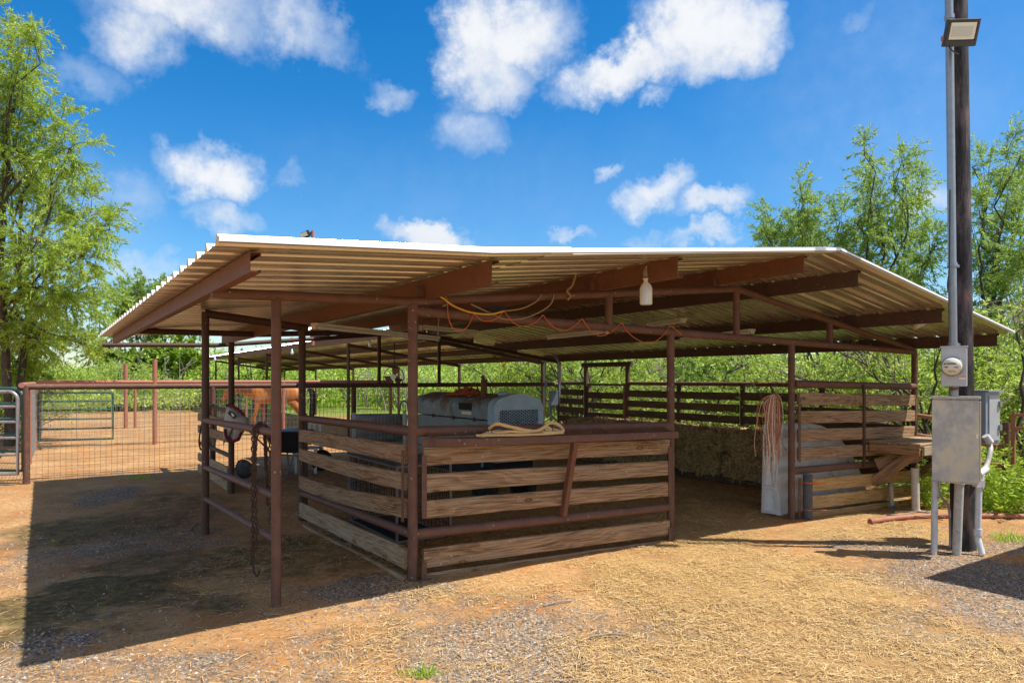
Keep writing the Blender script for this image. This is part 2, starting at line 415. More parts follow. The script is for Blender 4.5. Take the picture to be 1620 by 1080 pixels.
fl2 = w.noise(dirv, 40.0, 6, .6)
dens = w.math('MULTIPLY', field, w.math('ADD', .25, w.math('MULTIPLY', fl, 1.5)))
dens = w.math('ADD', dens, w.math('MULTIPLY', w.math('SUBTRACT', fl2, .5), w.math('MULTIPLY', field, .8)))
alpha = w.math('POWER', w.smooth(dens, .0, 1.12), .9)
edge = w.smooth(dens, .35, .95)
ccol = w.mix(edge, (3.1, 3.6, 4.3), (4.35, 4.4, 4.5))
ccol = w.mix(w.math('MULTIPLY', w.smooth(w.noise(wd, 7.0, 5, .55), .5, .72), .6), ccol, (3.3, 3.7, 4.3))
ccol = w.mix(w.math('MULTIPLY', w.smooth(shade, .0, .5), w.math('MULTIPLY', .55, fl)), ccol, (2.7, 3.1, 3.7))
bg = w.node('ShaderNodeBackground'); w.put(bg.inputs['Strength'], .13)
w.l.new(w.mix(w.math('MULTIPLY', alpha, .96), hs.outputs[0], ccol), bg.inputs['Color'])
wo = w.node('ShaderNodeOutputWorld'); w.l.new(bg.outputs[0], wo.inputs[0])
sl = bpy.data.lights.new('sun', 'SUN'); sl.energy = 4.4; sl.angle = R(.53); sl.color = (1, .94, .84)
so = bpy.data.objects.new('sun', sl); COL.objects.link(so); so.rotation_euler = sun_v.to_track_quat('Z', 'Y').to_euler(); so.location = (0, 0, 30)
cam = bpy.data.cameras.new('camera'); cam.sensor_width = 36; cam.lens = 36*FPX/1620; cam.shift_y = (HOR-540)/1620
cam.clip_start = .05; cam.clip_end = 3000
co = bpy.data.objects.new('camera', cam); COL.objects.link(co); co.location = (0, 0, CAM_H); co.rotation_euler = (R(90), 0, 0); sc.camera = co
vs_ = sc.view_settings; vs_.view_transform = 'Standard'; vs_.look = 'None'; vs_.exposure = 0.75; vs_.gamma = 1
sc.render.engine = 'CYCLES'; sc.cycles.use_denoising = True; sc.cycles.max_bounces = 8; sc.cycles.diffuse_bounces = 7
sc.cycles.glossy_bounces = 3; sc.cycles.transmission_bounces = 4; sc.cycles.sample_clamp_indirect = 8
# ================================================================== ground
gr = np.random.default_rng(3)
def fbm(x, y, sc_=1.0, oct=4, seed=0):
    r = np.random.default_rng(seed); tot = np.zeros_like(x); amp = 1; nrm = 0; tab = r.random((256, 256))
    for o in range(oct):
        u = x*sc_*2**o+13.7*o+500; v = y*sc_*2**o+7.1*o+500
        i = np.floor(u).astype(int); j = np.floor(v).astype(int); fu = u-i; fv = v-j
        fu = fu*fu*(3-2*fu); fv = fv*fv*(3-2*fv)
        g_ = lambda a, b: tab[a % 256, b % 256]
        tot += amp*((g_(i,j)*(1-fu)+g_(i+1,j)*fu)*(1-fv)+(g_(i,j+1)*(1-fu)+g_(i+1,j+1)*fu)*fv); nrm += amp; amp *= .5
    return tot/nrm
def micro(x, y):
    near = smooth(32, 10, np.hypot(x, y))
    return (fbm(x, y, 1.3, 5, 4)-.5)*.045*near + (fbm(x, y, 7, 3, 5)-.5)*.014*near
def blobs(x, y, lst, wob=.45, seed=9):
    m = np.zeros_like(x); n1 = fbm(x, y, 1.1, 5, seed)-.5; n2 = fbm(x, y, 1.1, 5, seed+1)-.5
    for cx, cy, rx, ry, st in lst:
        d = ((x-cx+n1*wob*2)/rx)**2+((y-cy+n2*wob*2)/ry)**2
        m = np.maximum(m, st*np.clip(1.35-d, 0, 1))
    return np.clip(m, 0, 1)
def PB(px, py, rx, ry, st=1): g_ = G(px, py); return (g_.x, g_.y, rx, ry, st)
STRAW = [PB(1180,930,1.3,1.5), PB(1330,1040,1.0,.9), PB(1090,850,1.0,1.2), PB(1380,845,.9,.7,.8), PB(1250,800,1.5,1.5,.8), PB(1120,1075,.8,.8,.7),
         PB(760,930,.9,.5,.35), PB(700,1020,.8,.6,.25), PB(1500,1030,.8,.5,.7), PB(1560,1075,1.2,.4,.7)]
fi = F(4.6, 3.4); STRAW.append((fi.x, fi.y, 3.2, 3.6, 1.0)); fi = F(1.5, 2.2); STRAW.append((fi.x, fi.y, 1.8, 2.0, .5))
fi = F(-.6, 1.6); STRAW.append((fi.x, fi.y, .8, 1.8, .3))
GRAV = [PB(860,1050,.75,.7), PB(560,935,1.0,.45,.85), PB(1480,865,1.1,.75), PB(1600,930,1.3,.9), PB(1420,985,.5,.3,.7), PB(130,1060,.8,.5,.6),
        PB(170,785,.7,1.1,.9), PB(240,850,1.0,1.0,.7), PB(760,985,1.4,.5,.45), PB(1000,985,.6,.4,.6), PB(470,1060,.6,.4,.5), PB(60,900,.5,.9,.4), PB(1580,1030,.6,.5,.6)]
MANU_SHADE = [PB(220,925,.62,.42), PB(140,985,.4,.22,.55), PB(300,955,.6,.3,.6), PB(260,880,.7,.6,.6), PB(180,960,1.0,.5,.75), PB(200,830,1.3,1.3,.62), PB(400,880,.7,1.2,.6), PB(560,870,.6,1.0,.5), PB(300,790,1.0,.9,.5), PB(90,1010,.6,.3,.6)]  # manure patch; the broad blobs also paint the roof's shaded ground darker
def axis(lo, hi, step, far_lo, far_hi, n):
    mid = np.arange(lo, hi+1e-6, step)
    a = lo-np.geomspace(step, lo-far_lo, n)[::-1]; b = hi+np.geomspace(step, far_hi-hi, n)
    return np.concatenate([a, mid, b])
gx = axis(-8, 9, .085, -600, 600, 40); gy = axis(2.6, 15, .085, -40, 1200, 46)
GX, GY = np.meshgrid(gx, gy); nx, ny = len(gx), len(gy)
gz = ground_np(GX, GY)+micro(GX, GY)
mst = blobs(GX, GY, STRAW); mgr = blobs(GX, GY, GRAV, .95, 21); mma = blobs(GX, GY, MANU_SHADE, .7, 31)
dts = ((GX-OX)*AX+(GY-OY)*AY, (GX-OX)*BX+(GY-OY)*BY)
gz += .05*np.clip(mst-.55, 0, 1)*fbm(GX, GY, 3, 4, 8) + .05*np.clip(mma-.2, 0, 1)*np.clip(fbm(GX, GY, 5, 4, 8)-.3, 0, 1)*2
grass = np.clip(smooth(29, 37, GY+GX*.2+(fbm(GX, GY, .15, 4, 12)-.5)*18)+smooth(8.9, 9.8, dts[0]+(fbm(GX, GY, .8, 4, 2)-.5)*1.6)*smooth(-2.3, -.2, dts[1]+(fbm(GX, GY, .7, 4, 3)-.5)), 0, 1)
tread = smooth(.45, .62, fbm(GX, GY, .9, 5, 41))
idx = np.arange(nx*ny).reshape(ny, nx)
Q = np.stack([idx[:-1,:-1], idx[:-1,1:], idx[1:,1:], idx[1:,:-1]], -1).reshape(-1, 4)
def ground_fn(nt, b):
    p = worldpos(nt)
    n1 = nt.noise(p, 1.1, 8, .65); n2 = nt.noise(p, 16, 6, .7); n3 = nt.noise(p, 60, 4, .6)
    v = nt.math('ADD', nt.math('MULTIPLY', n1, .6), nt.math('MULTIPLY', n2, .4))
    dirt = nt.ramp(v, [(.30, (.22,.10,.036)), (.46, (.38,.205,.082)), (.60, (.50,.30,.135)), (.75, (.58,.39,.21))])
    red = nt.smooth(nt.noise(p, 1.5, 7, .66), .50, .66); dirt = nt.mix(nt.math('MULTIPLY', red, .75), dirt, (.42,.165,.045))
    dirt = nt.mix(nt.math('MULTIPLY', nt.smooth(n3, .55, .7), .5), dirt, (.16,.085,.04))
    # gravel: cell stones
    cell = nt.voro(p, 64, 'Color'); cr = nt.sep(cell)[0]
    stone = nt.ramp(cr, [(0, (.05,.044,.04)), (.45, (.18,.155,.13)), (.8, (.32,.265,.20)), (1, (.53,.47,.39))])
    edge_ = nt.smooth(nt.voro(p, 64, 'Distance'), .35, .75); stone = nt.mix(nt.math('MULTIPLY', edge_, .6), stone, (.15,.09,.05))
    ga = nt.attr('gravel'); gm = nt.smooth(nt.math('ADD', ga, nt.math('MULTIPLY', nt.math('SUBTRACT', nt.noise(p, 3.5, 9, .75), .5), 2.6)), .18, .85)
    cov = nt.math('MULTIPLY', gm, nt.smooth(nt.sep(cell)[1], .05, .4))
    sparse = nt.math('GREATER_THAN', nt.sep(cell)[2], .86)
    cov = nt.math('MAXIMUM', cov, nt.math('MULTIPLY', sparse, .55))
    col = nt.mix(cov, dirt, stone)
    # matted straw
    sa = nt.attr('straw')
    st = nt.noise(nt.mapv(p, (90, 14, 1)), 1.0, 4, .6, .8); st2 = nt.noise(nt.mapv(p, (16, 85, 1)), 1.0, 4, .6, .8)
    sv = nt.math('MAXIMUM', st, st2)
    scol = nt.ramp(sv, [(.38, (.20,.11,.04)), (.55, (.46,.29,.115)), (.72, (.66,.47,.22))])
    sm = nt.smooth(nt.math('ADD', sa, nt.math('MULTIPLY', nt.math('SUBTRACT', nt.noise(p, 2.3, 9, .72), .5), 2.4)), .18, .9)
    col = nt.mix(nt.math('MULTIPLY', sm, .92), col, scol)
    ma = nt.attr('manure_shade'); mm = nt.smooth(nt.math('ADD', ma, nt.math('MULTIPLY', nt.math('SUBTRACT', nt.noise(p, 5, 9, .75), .5), 1.7)), .06, .8)
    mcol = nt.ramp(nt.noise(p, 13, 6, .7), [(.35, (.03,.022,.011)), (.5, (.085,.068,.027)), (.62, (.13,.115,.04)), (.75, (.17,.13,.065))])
    col = nt.mix(nt.math('MULTIPLY', mm, .9), col, mcol)  # manure tone, doubling as painted shade under the roof's shadow
    gm2 = nt.attr('grassy'); gcol = nt.ramp(nt.noise(p, 3, 8, .7), [(.3, (.10,.14,.03)), (.6, (.20,.26,.05)), (.8, (.34,.33,.11))])
    col = nt.mix(gm2, col, gcol)
    tr = nt.math('MULTIPLY', nt.attr('tread'), .35); col = nt.mix(tr, col, nt.mix(.55, col, (.20,.11,.05)))
    h = nt.math('ADD', nt.math('MULTIPLY', n2, .6), nt.math('ADD', nt.math('MULTIPLY', n3, .5), nt.math('MULTIPLY', nt.math('MULTIPLY', cr, cov), 1.2)))
    h = nt.math('ADD', h, nt.math('MULTIPLY', nt.math('MULTIPLY', sv, sm), 1.6))
    setp(nt, b, col, .92, 0, nt.bump(h, .75, .018), .15)
groundm = material('ranch_yard_ground', ground_fn)
ground = np_mesh('ground', np.stack([GX, GY, gz], -1).reshape(-1, 3), Q, groundm)
for nm, arr in (('straw', mst), ('gravel', mgr), ('manure_shade', mma), ('grassy', grass), ('tread', tread)):
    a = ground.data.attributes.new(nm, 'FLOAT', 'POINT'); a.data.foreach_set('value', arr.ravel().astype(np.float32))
ground.data.polygons.foreach_set('use_smooth', np.ones(len(Q), bool))
tag(ground, kind='structure', label='orange dirt and gravel yard littered with straw')
def surf(x, y):
    z = ground_np(x, y)+micro(x, y); s_ = blobs(x, y, STRAW); m_ = blobs(x, y, MANU_SHADE, .35, 31)
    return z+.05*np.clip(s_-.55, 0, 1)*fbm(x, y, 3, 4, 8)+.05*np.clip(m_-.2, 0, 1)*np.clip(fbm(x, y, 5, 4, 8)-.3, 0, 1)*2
def scatter(n, mask, seed, ylo=3.1, yhi=16, xr=1.0):
    r = np.random.default_rng(seed); out = []
    while sum(len(o) for o in out) < n:
        y = ylo+(yhi-ylo)*r.random(60000)**1.7; x = (r.random(60000)*2-1)*(y*.82)+0
        k = r.random(60000) < mask(x, y); out.append(np.stack([x[k], y[k]], -1))
    return np.concatenate(out)[:n]
# loose straw: thin bent strips
def strips(P, L, Wd, seed, lift=.012, tilt=.25):
    r = np.random.default_rng(seed); n = len(P); a = r.random(n)*2*np.pi
    L = L*(.5+r.random(n)); d = np.stack([np.cos(a), np.sin(a), (r.random(n)-.35)*tilt], -1); s_ = np.stack([-np.sin(a), np.cos(a), (r.random(n)-.5)*.8], -1)
    z = surf(P[:,0], P[:,1])+lift*r.random(n)+.004; c = np.stack([P[:,0], P[:,1], z], -1)
    bend = np.stack([r.normal(0,.06,n), r.normal(0,.06,n), r.random(n)*.06], -1)*L[:,None]
    wv = s_*(Wd*(.6+.8*r.random(n)))[:,None]
    p0 = c-d*L[:,None]/2; p1 = c+bend; p2 = c+d*L[:,None]/2
    V = np.stack([p0-wv/2, p0+wv/2, p1-wv/2, p1+wv/2, p2-wv/2, p2+wv/2], 1).reshape(-1, 3)
    b0 = (np.arange(n)*6)[:,None]
    q = np.concatenate([b0+np.array([0,1,3,2]), b0+np.array([2,3,5,4])])
    return V, q
ms = lambda x, y: np.clip(blobs(x, y, STRAW)*1.1*np.clip(fbm(x, y, 2.2, 5, 77)*3.4-1.25, .06, 1)+.03, 0, 1)*(1-.7*blobs(x, y, MANU_SHADE, .35, 31))
V, q = strips(scatter(75000, ms, 5), .062, .0028, 6)
fl = lambda x, y: (lambda t, s: np.clip(smooth(-.2,.3,t)*smooth(8.0,7.2,t)*smooth(.0,.3,s)*smooth(8.2,7.5,s)*np.clip(fbm(x, y, 1.6, 4, 79)*2.2-.55, .06, 1), 0, 1))((x-OX)*AX+(y-OY)*AY, (x-OX)*BX+(y-OY)*BY)
V2, q2 = strips(scatter(26000, fl, 25, 5.6, 15), .10, .006, 26)
q = np.concatenate([q, q2+len(V)]); V = np.concatenate([V, V2])
tag(np_mesh('loose_straw', V, q, strawm), 'loose golden straw strewn over the yard and the barn floor', 'straw', kind='stuff')
mg = lambda x, y: np.clip(blobs(x, y, GRAV, .5, 21)*.9*np.clip(fbm(x, y, 3, 4, 78)*2-.4, .05, 1)+.05, 0, 1)
P = scatter(26000, mg, 15, 3.1, 13); n = len(P); r = np.random.default_rng(16)
zz = surf(P[:,0], P[:,1]); sz = .005+.008*r.random(n)**2.5
ang = r.random((n,1))*6.28+np.array([[0,1.7,3.3,4.8]])
ring = np.stack([P[:,:1]+np.cos(ang)*sz[:,None]*(.7+.6*r.random((n,4))), P[:,1:]+np.sin(ang)*sz[:,None]*(.7+.6*r.random((n,4))), np.repeat((zz-.002)[:,None], 4, 1)], -1)
tp = np.concatenate([P+r.normal(0,.3,(n,2))*sz[:,None], (zz+sz*.75)[:,None]], -1)[:,None]
V = np.concatenate([ring, tp], 1).reshape(-1, 3); b0 = (np.arange(n)*5)[:,None]
q = np.concatenate([b0+np.array([[i, (i+1) % 4, 4]]) for i in range(4)])
tag(np_mesh('loose_gravel', V, q, stonem), 'loose grey gravel scattered over the dirt yard', 'gravel', kind='stuff')
# ================================================================== the barn
S0, S1, TL, TRG, TR = -1.28, 8.0, -1.75, 4.15, 8.27
def roof_z(t): return np.interp(t, [-2.0, TL, 0, TRG, TR], [2.40, 2.435, 2.548, 2.997, 2.31])
def chord_z(t): return float(np.interp(t, [-1.9, 0, 4.15, 8.3], [2.31, 2.354, 2.762, 2.13]))
def bot_z(t): return 2.274-.0199*t
barn = thing('pole_barn', F(0,0,0), 'open sided barn of rusty brown pipe posts under a low corrugated metal roof', 'barn')
def post(name, t, s, z1, r=.04, parent=barn, m=pipe, z0=-.25, cap=True):
    p = F(t, s); return obj(name, MB().tube([(p.x, p.y, GZ(p.x, p.y)+z0), (p.x, p.y, z1)], r, 14), m, parent)
for t in (0, 3.06, 5.207): post('post', t, 0, bot_z(t) if t else 2.33, .0425 if t == 0 else .041)
post('post', 8.237, 0, bot_z(8.237)-.02, .045)
post('post', -1.12, 0, chord_z(-1.12)-.02, .037)
P2S, P1S = S(478, 0), S(325, -1.12)
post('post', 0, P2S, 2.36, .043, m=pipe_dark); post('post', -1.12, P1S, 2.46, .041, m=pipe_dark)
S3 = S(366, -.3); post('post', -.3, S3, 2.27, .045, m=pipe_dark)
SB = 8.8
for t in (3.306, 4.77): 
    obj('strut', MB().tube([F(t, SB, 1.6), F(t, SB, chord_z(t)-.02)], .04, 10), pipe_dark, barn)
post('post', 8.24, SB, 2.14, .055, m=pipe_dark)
for t in (2.73, 5.47): pass
# truss pipes
def chain_pts(ts_, s, fz): return [F(t, s, fz(t)) for t in ts_]
obj('bottom_chord', MB().tube(chain_pts([.0, 3, 5.5, 8.237], 0, bot_z), .043, 14), pipe, barn)
obj('top_chord', MB().tube(chain_pts([-1.57, -.8, -.04, .04, 2, 4.11, 4.2, 6, 8.2], 0, chord_z), .038, 14), pipe, barn)
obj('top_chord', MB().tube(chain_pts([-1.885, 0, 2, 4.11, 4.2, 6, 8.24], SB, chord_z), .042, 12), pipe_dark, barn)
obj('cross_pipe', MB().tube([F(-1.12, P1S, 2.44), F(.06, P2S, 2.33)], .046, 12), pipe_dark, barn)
obj('cross_pipe', MB().tube([F(-1.55, 6.25, 2.42), F(.2, 6.25, 2.43), F(1.9, 6.25, 2.53)], .045, 12), pipe_dark, barn)
for t in (2.173, 4.15, 6.04):
    obj('strut', MB().tube([F(t, 0, bot_z(t)), F(t, 0, chord_z(t))], .04, 12), pipe, barn)
# purlins: C channels with lips
def channel(t, s0, s1, h, face=1, w_=.065, lip=.018, th=.005, drop=.004, skew=0):
    zt = float(roof_z(t))-drop; mb = MB()
    def slab(t0, t1, z0, z1):
        a = [F(t0, s0, z0), F(t1, s0, z0), F(t1, s0, z1), F(t0, s0, z1)]; b = [F(t0+skew, s1, z0+skew*.1), F(t1+skew, s1, z0+skew*.1), F(t1+skew, s1, z1+skew*.1), F(t0+skew, s1, z1+skew*.1)]
        mb.hexa(a, b)
    e = face*w_
    slab(t, t+face*th, zt-h, zt)
    slab(t+face*th, t+e, zt-th, zt); slab(t+face*th, t+e, zt-h, zt-h+th)
    slab(t+e-face*th, t+e, zt-h+th, zt-h+lip); slab(t+e-face*th, t+e, zt-lip, zt-th)
    return mb
for t, s0, h, m in ((-1.55,-1.1,.12,purl),(.1,-1.1,.17,purl),(1.99,-1.1,.175,purl),(3.81,-1.1,.165,purl),(4.79,-1.1,.165,pipe_dark),(6.66,-1.1,.165,pipe_dark),(8.2,-1.1,.16,pipe_dark)):
    obj('purlin', channel(t, s0, 9.45 if t > 1 else 8.86 if t > -1 else 7.95, h, skew=-.22 if t < -1 else 0), m, barn)
for t in (.1, 1.99, 3.81):                      # weld straps from chord to purlin
    obj('purlin_strap', MB().bar(F(t-.03, 0, chord_z(t)), F(t-.03, 0, chord_z(t)+.13), .012, .06, (AX, AY, 0)), pipe, barn)
# corrugated sheets
def sheet(tt, s0, s1, lift=0.0):
    pitch, rib = .305, .05; prof = []; s = s0
    while s < s1-.01:
        prof += [(s, 0), (s+.026, rib), (s+.058, rib), (s+.092, 0), (s+.15, 0), (s+.166, .009), (s+.182, .009), (s+.20, 0)]; s += pitch
    prof.append((min(s, s1+.02), 0)); prof.append((prof[-1][0]+.018, rib))
    mb = MB(); n = len(prof); vs = []
    for t in tt:
        for s, z in prof:
            tt_ = t-(.2*(s-S0)/(S1-S0) if t == TL else 0)
            vs.append(F(tt_, s, float(roof_z(tt_))+z+lift))
    mb.add(vs, [(i*n+k, i*n+k+1, (i+1)*n+k+1, (i+1)*n+k) for i in range(len(tt)-1) for k in range(n-1)])
    return mb
for nm, tt, lf in (('roof_sheet', [TL, -.9, 0, .7], .006), ('roof_sheet', [.5, 1.96], .0), ('roof_sheet', [1.94, 3, TRG], .002), ('roof_sheet', [TRG, 6.2, TR], .0)):
    o = obj(nm, sheet(tt, S0, S1 if tt[0] < 1 else 9.5, lf), roofm, barn); sd = o.modifiers.new('thickness', 'SOLIDIFY'); sd.thickness = .003; sd.offset = -1
rc = MB()
for sgn, t1 in ((-1, TRG-.22), (1, TRG+.22)):
    z0, z1 = 2.997+.045, float(roof_z(t1))+.04
    rc.hexa([F(TRG, S0, z0), F(t1, S0, z1), F(t1, S0, z1+.003), F(TRG, S0, z0+.003)], [F(TRG, 9.5, z0), F(t1, 9.5, z1), F(t1, 9.5, z1+.003), F(TRG, 9.5, z0+.003)])
obj('ridge_cap', rc, roofm, barn)
def trim(t0, t1, s, h=.04, dz=0):
    mb = MB(); tt = [t for t in (t0, 0, TRG, t1) if t0 <= t <= t1]
    for a, b in zip(tt, tt[1:]):
        za, zb = float(roof_z(a))+.038+dz, float(roof_z(b))+.038+dz
        mb.hexa([F(a, s-.004, za-h), F(a, s+.0, za-h), F(a, s, za), F(a, s-.004, za)], [F(b, s-.004, zb-h), F(b, s, zb-h), F(b, s, zb), F(b, s-.004, zb)])
        mb.hexa([F(a, s+.0005, za-.003), F(a, s+.06, za-.003), F(a, s+.06, za), F(a, s+.0005, za)], [F(b, s+.0005, zb-.003), F(b, s+.06, zb-.003), F(b, s+.06, zb), F(b, s+.0005, zb)])
    return mb
obj('edge_trim', trim(TL, .70, S0-.006, .032, .009), trimm, barn); obj('edge_trim', trim(.5, TRG, S0-.001, .028, .004), trimm, barn)
obj('edge_trim', trim(TRG, TR, S0-.001, .022, .004), trimm, barn)
# ================================================================== planks and panels
boltme = MB().lathe((0,0,0), [(.0001,-.012),(.011,-.010),(.012,-.002),(.012,.0)], 8)
bme = bpy.data.meshes.new('bolt'); bme.from_pydata(boltme.v, [], boltme.f); bme.materials.append(bolt_m)
def plank(a, b, h, th, m, parent, bolts=True, bow=0.0, name='plank', out=-1, seed=None):
    a, b = Vector(a), Vector(b); L = (b-a).length; x = (b-a).normalized(); z0 = Vector((0,0,1))
    y = z0.cross(x).normalized(); z = x.cross(y); rr = random.Random(seed if seed is not None else int(L*1e5)+int(a.z*1e4))
    n = 14; mb = MB(); sec = []
    for i in range(n+1):
        u = i/n-.5; e1, e2 = rr.uniform(-.0025,.0025), rr.uniform(-.0025,.0025); k = bow*(1-4*u*u)
        c = .006
        top_, bo = h/2+e1, -h/2+e2
        sec.append([(u*L, -th/2, bo+c+k), (u*L, -th/2+c, bo+k), (u*L, th/2-c, bo+k), (u*L, th/2, bo+c+k), (u*L, th/2, top_-c+k), (u*L, th/2-c, top_+k), (u*L, -th/2+c, top_+k), (u*L, -th/2, top_-c+k)])
    vs = [v for s_ in sec for v in s_]
    mb.add(vs, [(i*8+k, i*8+(k+1) % 8, (i+1)*8+(k+1) % 8, (i+1)*8+k)[::-1] for i in range(n) for k in range(8)], False)
    mb.add(sec[0], [tuple(range(8))]); mb.add(sec[-1], [tuple(range(8))[::-1]])
    M = Matrix((x, y, z)).transposed().to_4x4(); M.translation = (a+b)/2
    me = bpy.data.meshes.new(name); me.from_pydata(mb.v, [], mb.f); me.update()
    o = finish(name, me, m, parent, M)
    if bolts:
        for u in (-L/2+.045, L/2-.045):
            Mb = Matrix.Translation((u, out*(th/2), rr.uniform(-.02,.02))) @ Matrix.Rotation(R(90)*(1 if out < 0 else -1), 4, 'X')
            q = bpy.data.objects.new('bolt', bme); COL.objects.link(q); q.parent = o; q.matrix_basis = Mb; W[q.name] = M @ Mb
    return o
def lerp(a, b, u): return a+(b-a)*u
# front stall panel between the two nearest posts
def fz(zl, zr, t): return lerp(zl, zr, (t-.05)/2.96)
fp = thing('stall_panel', F(1.5,0,0), 'front stall panel of five weathered planks with a rusty feed ledge carrying a rope', 'stall panel')
obj('pipe_rail', MB().tube([F(.0,0,1.262), F(3.06,0,1.198)], .045, 14), pipe, fp)
obj('pipe_rail', MB().tube([F(.0,0,.40), F(3.06,0,.316)], .043, 14), pipe, fp)
for zl0, zl1, zr0, zr1, bw in ((1.125,.985,1.063,.898,.0),(.897,.752,.834,.666,.004),(.676,.532,.603,.446,.004),(.276,.116,.194,.03,.0),(.06,-.03,-.03,-.12,0)):
    b5 = bw == 0 and zl0 < .1
    plank(F(.075,-.038 if not b5 else -.01,(zl0+zl1)/2), F(2.985,-.038 if not b5 else -.01,(zr0+zr1)/2), (zl0-zl1+zr0-zr1)/2, .04, wood, fp, bolts=not b5, bow=bw)
for t, z0, z1 in ((.075,.54,1.06),(.075,-.05,.17),(2.985,.44,.98),(2.985,-.08,.11)):
    obj('angle_strip', MB().bar(F(t,-.0645,z0), F(t,-.0645,z1), .045, .006, (BX, BY, 0)), pipe, fp)
for t in (.075, 2.985):
    for z in ((1.01,.82,.6) if t < 1 else (.95,.75,.52)):
        p = F(t, -.067, z); q = bpy.data.objects.new('bolt', bme); COL.objects.link(q); q.parent = fp
        Mb = Matrix.Translation(p) @ Matrix.Rotation(math.atan2(AY, AX), 4, 'Z') @ Matrix.Rotation(R(90), 4, 'X'); q.matrix_parent_inverse = W[fp.name].inverted(); q.matrix_basis = Mb; W[q.name] = Mb
def lz(t): return lerp(1.205, 1.155, t/2.9)
lg = MB()
P_ = [(.06,-.05),(.48,-.235),(2.93,-.235),(2.96,-.05)]
lo = [F(t, s, lz(t)-.007) for t, s in P_]; hi = [F(t, s, lz(t)) for t, s in P_]; lg.hexa(lo, hi)
def fascia(p, q, h=.058, th=.008):
    a, b = F(*p, 0), F(*q, 0); d = (b-a).normalized(); nrm = Vector((d.y, -d.x, 0))*th
    for_ = []
    za, zb = lz(p[0])-.0075, lz(q[0])-.0075
    A0, B0 = a.copy(), b.copy()
    lg.hexa([(A0.x,A0.y,za-h),(B0.x,B0.y,zb-h),(B0.x-nrm.x,B0.y-nrm.y,zb-h),(A0.x-nrm.x,A0.y-nrm.y,za-h)], [(A0.x,A0.y,za),(B0.x,B0.y,zb),(B0.x-nrm.x,B0.y-nrm.y,zb),(A0.x-nrm.x,A0.y-nrm.y,za)])
fascia(P_[0], P_[1]); fascia(P_[1], P_[2])
obj('feed_ledge', lg, pipe, fp)
for t in (.12, 1.45, 2.05, 2.55, 2.9):
    obj('ledge_strap', MB().bar(F(t,-.03,1.25-.021*t), F(t+.02,-.13,lz(t)+.003), .05, .006), pipe, fp)
tb = T(887, -.02); obj('ledge_brace', MB().bar(F(tb,-.06,.40), F(tb+.03,-.20,lz(tb)-.065), .055, .05, (AX, AY, 0)), purl, fp)
# left stall panel running back from the corner post
lp = thing('stall_panel', F(0,1.6,0), 'left stall panel of bowed weathered planks running back from the corner post', 'stall panel')
e = P2S
obj('pipe_rail', MB().tube([F(0,.0,1.265), F(0,e,1.225)], .043, 14), pipe, lp)
obj('pipe_rail', MB().tube([F(0,.0,.40), F(0,e,.30)], .04, 14), pipe, lp)
for n0, n1, f0, f1, bw in ((1.145,.99,1.093,.945,0),(.911,.765,.863,.712,-.02),(.692,.537,.533,.362,-.035),(.276,.10,.2,.027,0),(.04,-.04,-.04,-.12,0)):
    last = n0 < .1
    off = -.036 if not last else -.05
    plank(F(off,e-.06,(f0+f1)/2), F(off,.06,(n0+n1)/2), (n0-n1+f0-f1)/2, .04, wood_pale if n0 < .3 else wood, lp, bolts=not last, bow=bw)
obj('angle_strip', MB().bar(F(-.06,.075,.5), F(-.06,.075,1.1), .006, .045, (BX, BY, 0)), pipe, lp)
obj('angle_strip', MB().bar(F(.03,e-.06,-.08), F(.03,e-.06,1.2), .03, .05, (BX, BY, 0)), pipe_dark, lp)
# pipe rails of the alley on the far left
ar = thing('pipe_railing', F(-1.12,1.5,0), 'three bare pipe rails between the two left front posts with a chain hung on top', 'railing')
for zn, zf, r_ in ((1.302,1.239,.034),(.823,.711,.03),(.498,.358,.03)):
    obj('pipe_rail', MB().tube([F(-1.12,.0,zn), F(-1.12,P1S,zf)], r_, 12), pipe, ar)
# rear alley panel, behind the fly mask
ra = thing('stall_panel', F(-.3,7.5,0), 'short rear stall panel behind the post with the hanging fly mask', 'stall panel')
for z, kind in ((1.22,'p'),(1.02,'w'),(.80,'w'),(.52,'p'),(.28,'w'),(.06,'w')):
    if kind == 'p': obj('pipe_rail', MB().tube([F(-.3,S3,z), F(-.3,SB-.1,z-.02)], .035, 10), pipe_dark, ra)
    else: plank(F(-.34,SB-.15,z-.02), F(-.34,S3+.04,z), .14, .04, wood_pale if z < .4 else wood, ra, bolts=False, seed=int(z*100))
# right front panel
rp = thing('stall_panel', F(6.7,0,0), 'right front panel with four brown planks above and fresh pine boards below', 'stall panel')
obj('pipe_rail', MB().tube([F(5.25,0,1.644), F(8.237,0,1.59)], .05, 14), pipe, rp)
obj('pipe_rail', MB().tube([F(5.207,0,.545), F(8.237,0,.492)], .047, 14), pipe, rp)
for a0, a1, b0, b1, mm_, t0 in ((1.53,1.38,1.469,1.308,wood,5.30),(1.305,1.144,1.237,1.08,wood,5.30),(1.07,.91,1.006,.84,wood,5.30),(.84,.68,.77,.61,wood,5.30),(.43,.27,.353,.19,wood_new,5.42),(.21,.04,.132,-.03,wood_new,5.42),(.0,-.10,-.075,-.2,wood_new,5.42)):
    plank(F(t0,-.035,(a0+a1)/2), F(8.16,-.035,(b0+b1)/2), (a0-a1+b0-b1)/2, .04, mm_, rp)
for t, z0, z1 in ((5.29,.66,1.48),(5.29,-.1,.46),(8.17,.6,1.42)):
    obj('angle_strip', MB().bar(F(t,-.058,z0), F(t,-.058,z1), .05, .006, (BX, BY, 0)), pipe, rp)
obj('centre_bar', MB().bar(F(6.75,-.06,.5), F(6.75,-.06,1.63), .045, .03, (BX, BY, 0)), pipe_dark, rp)
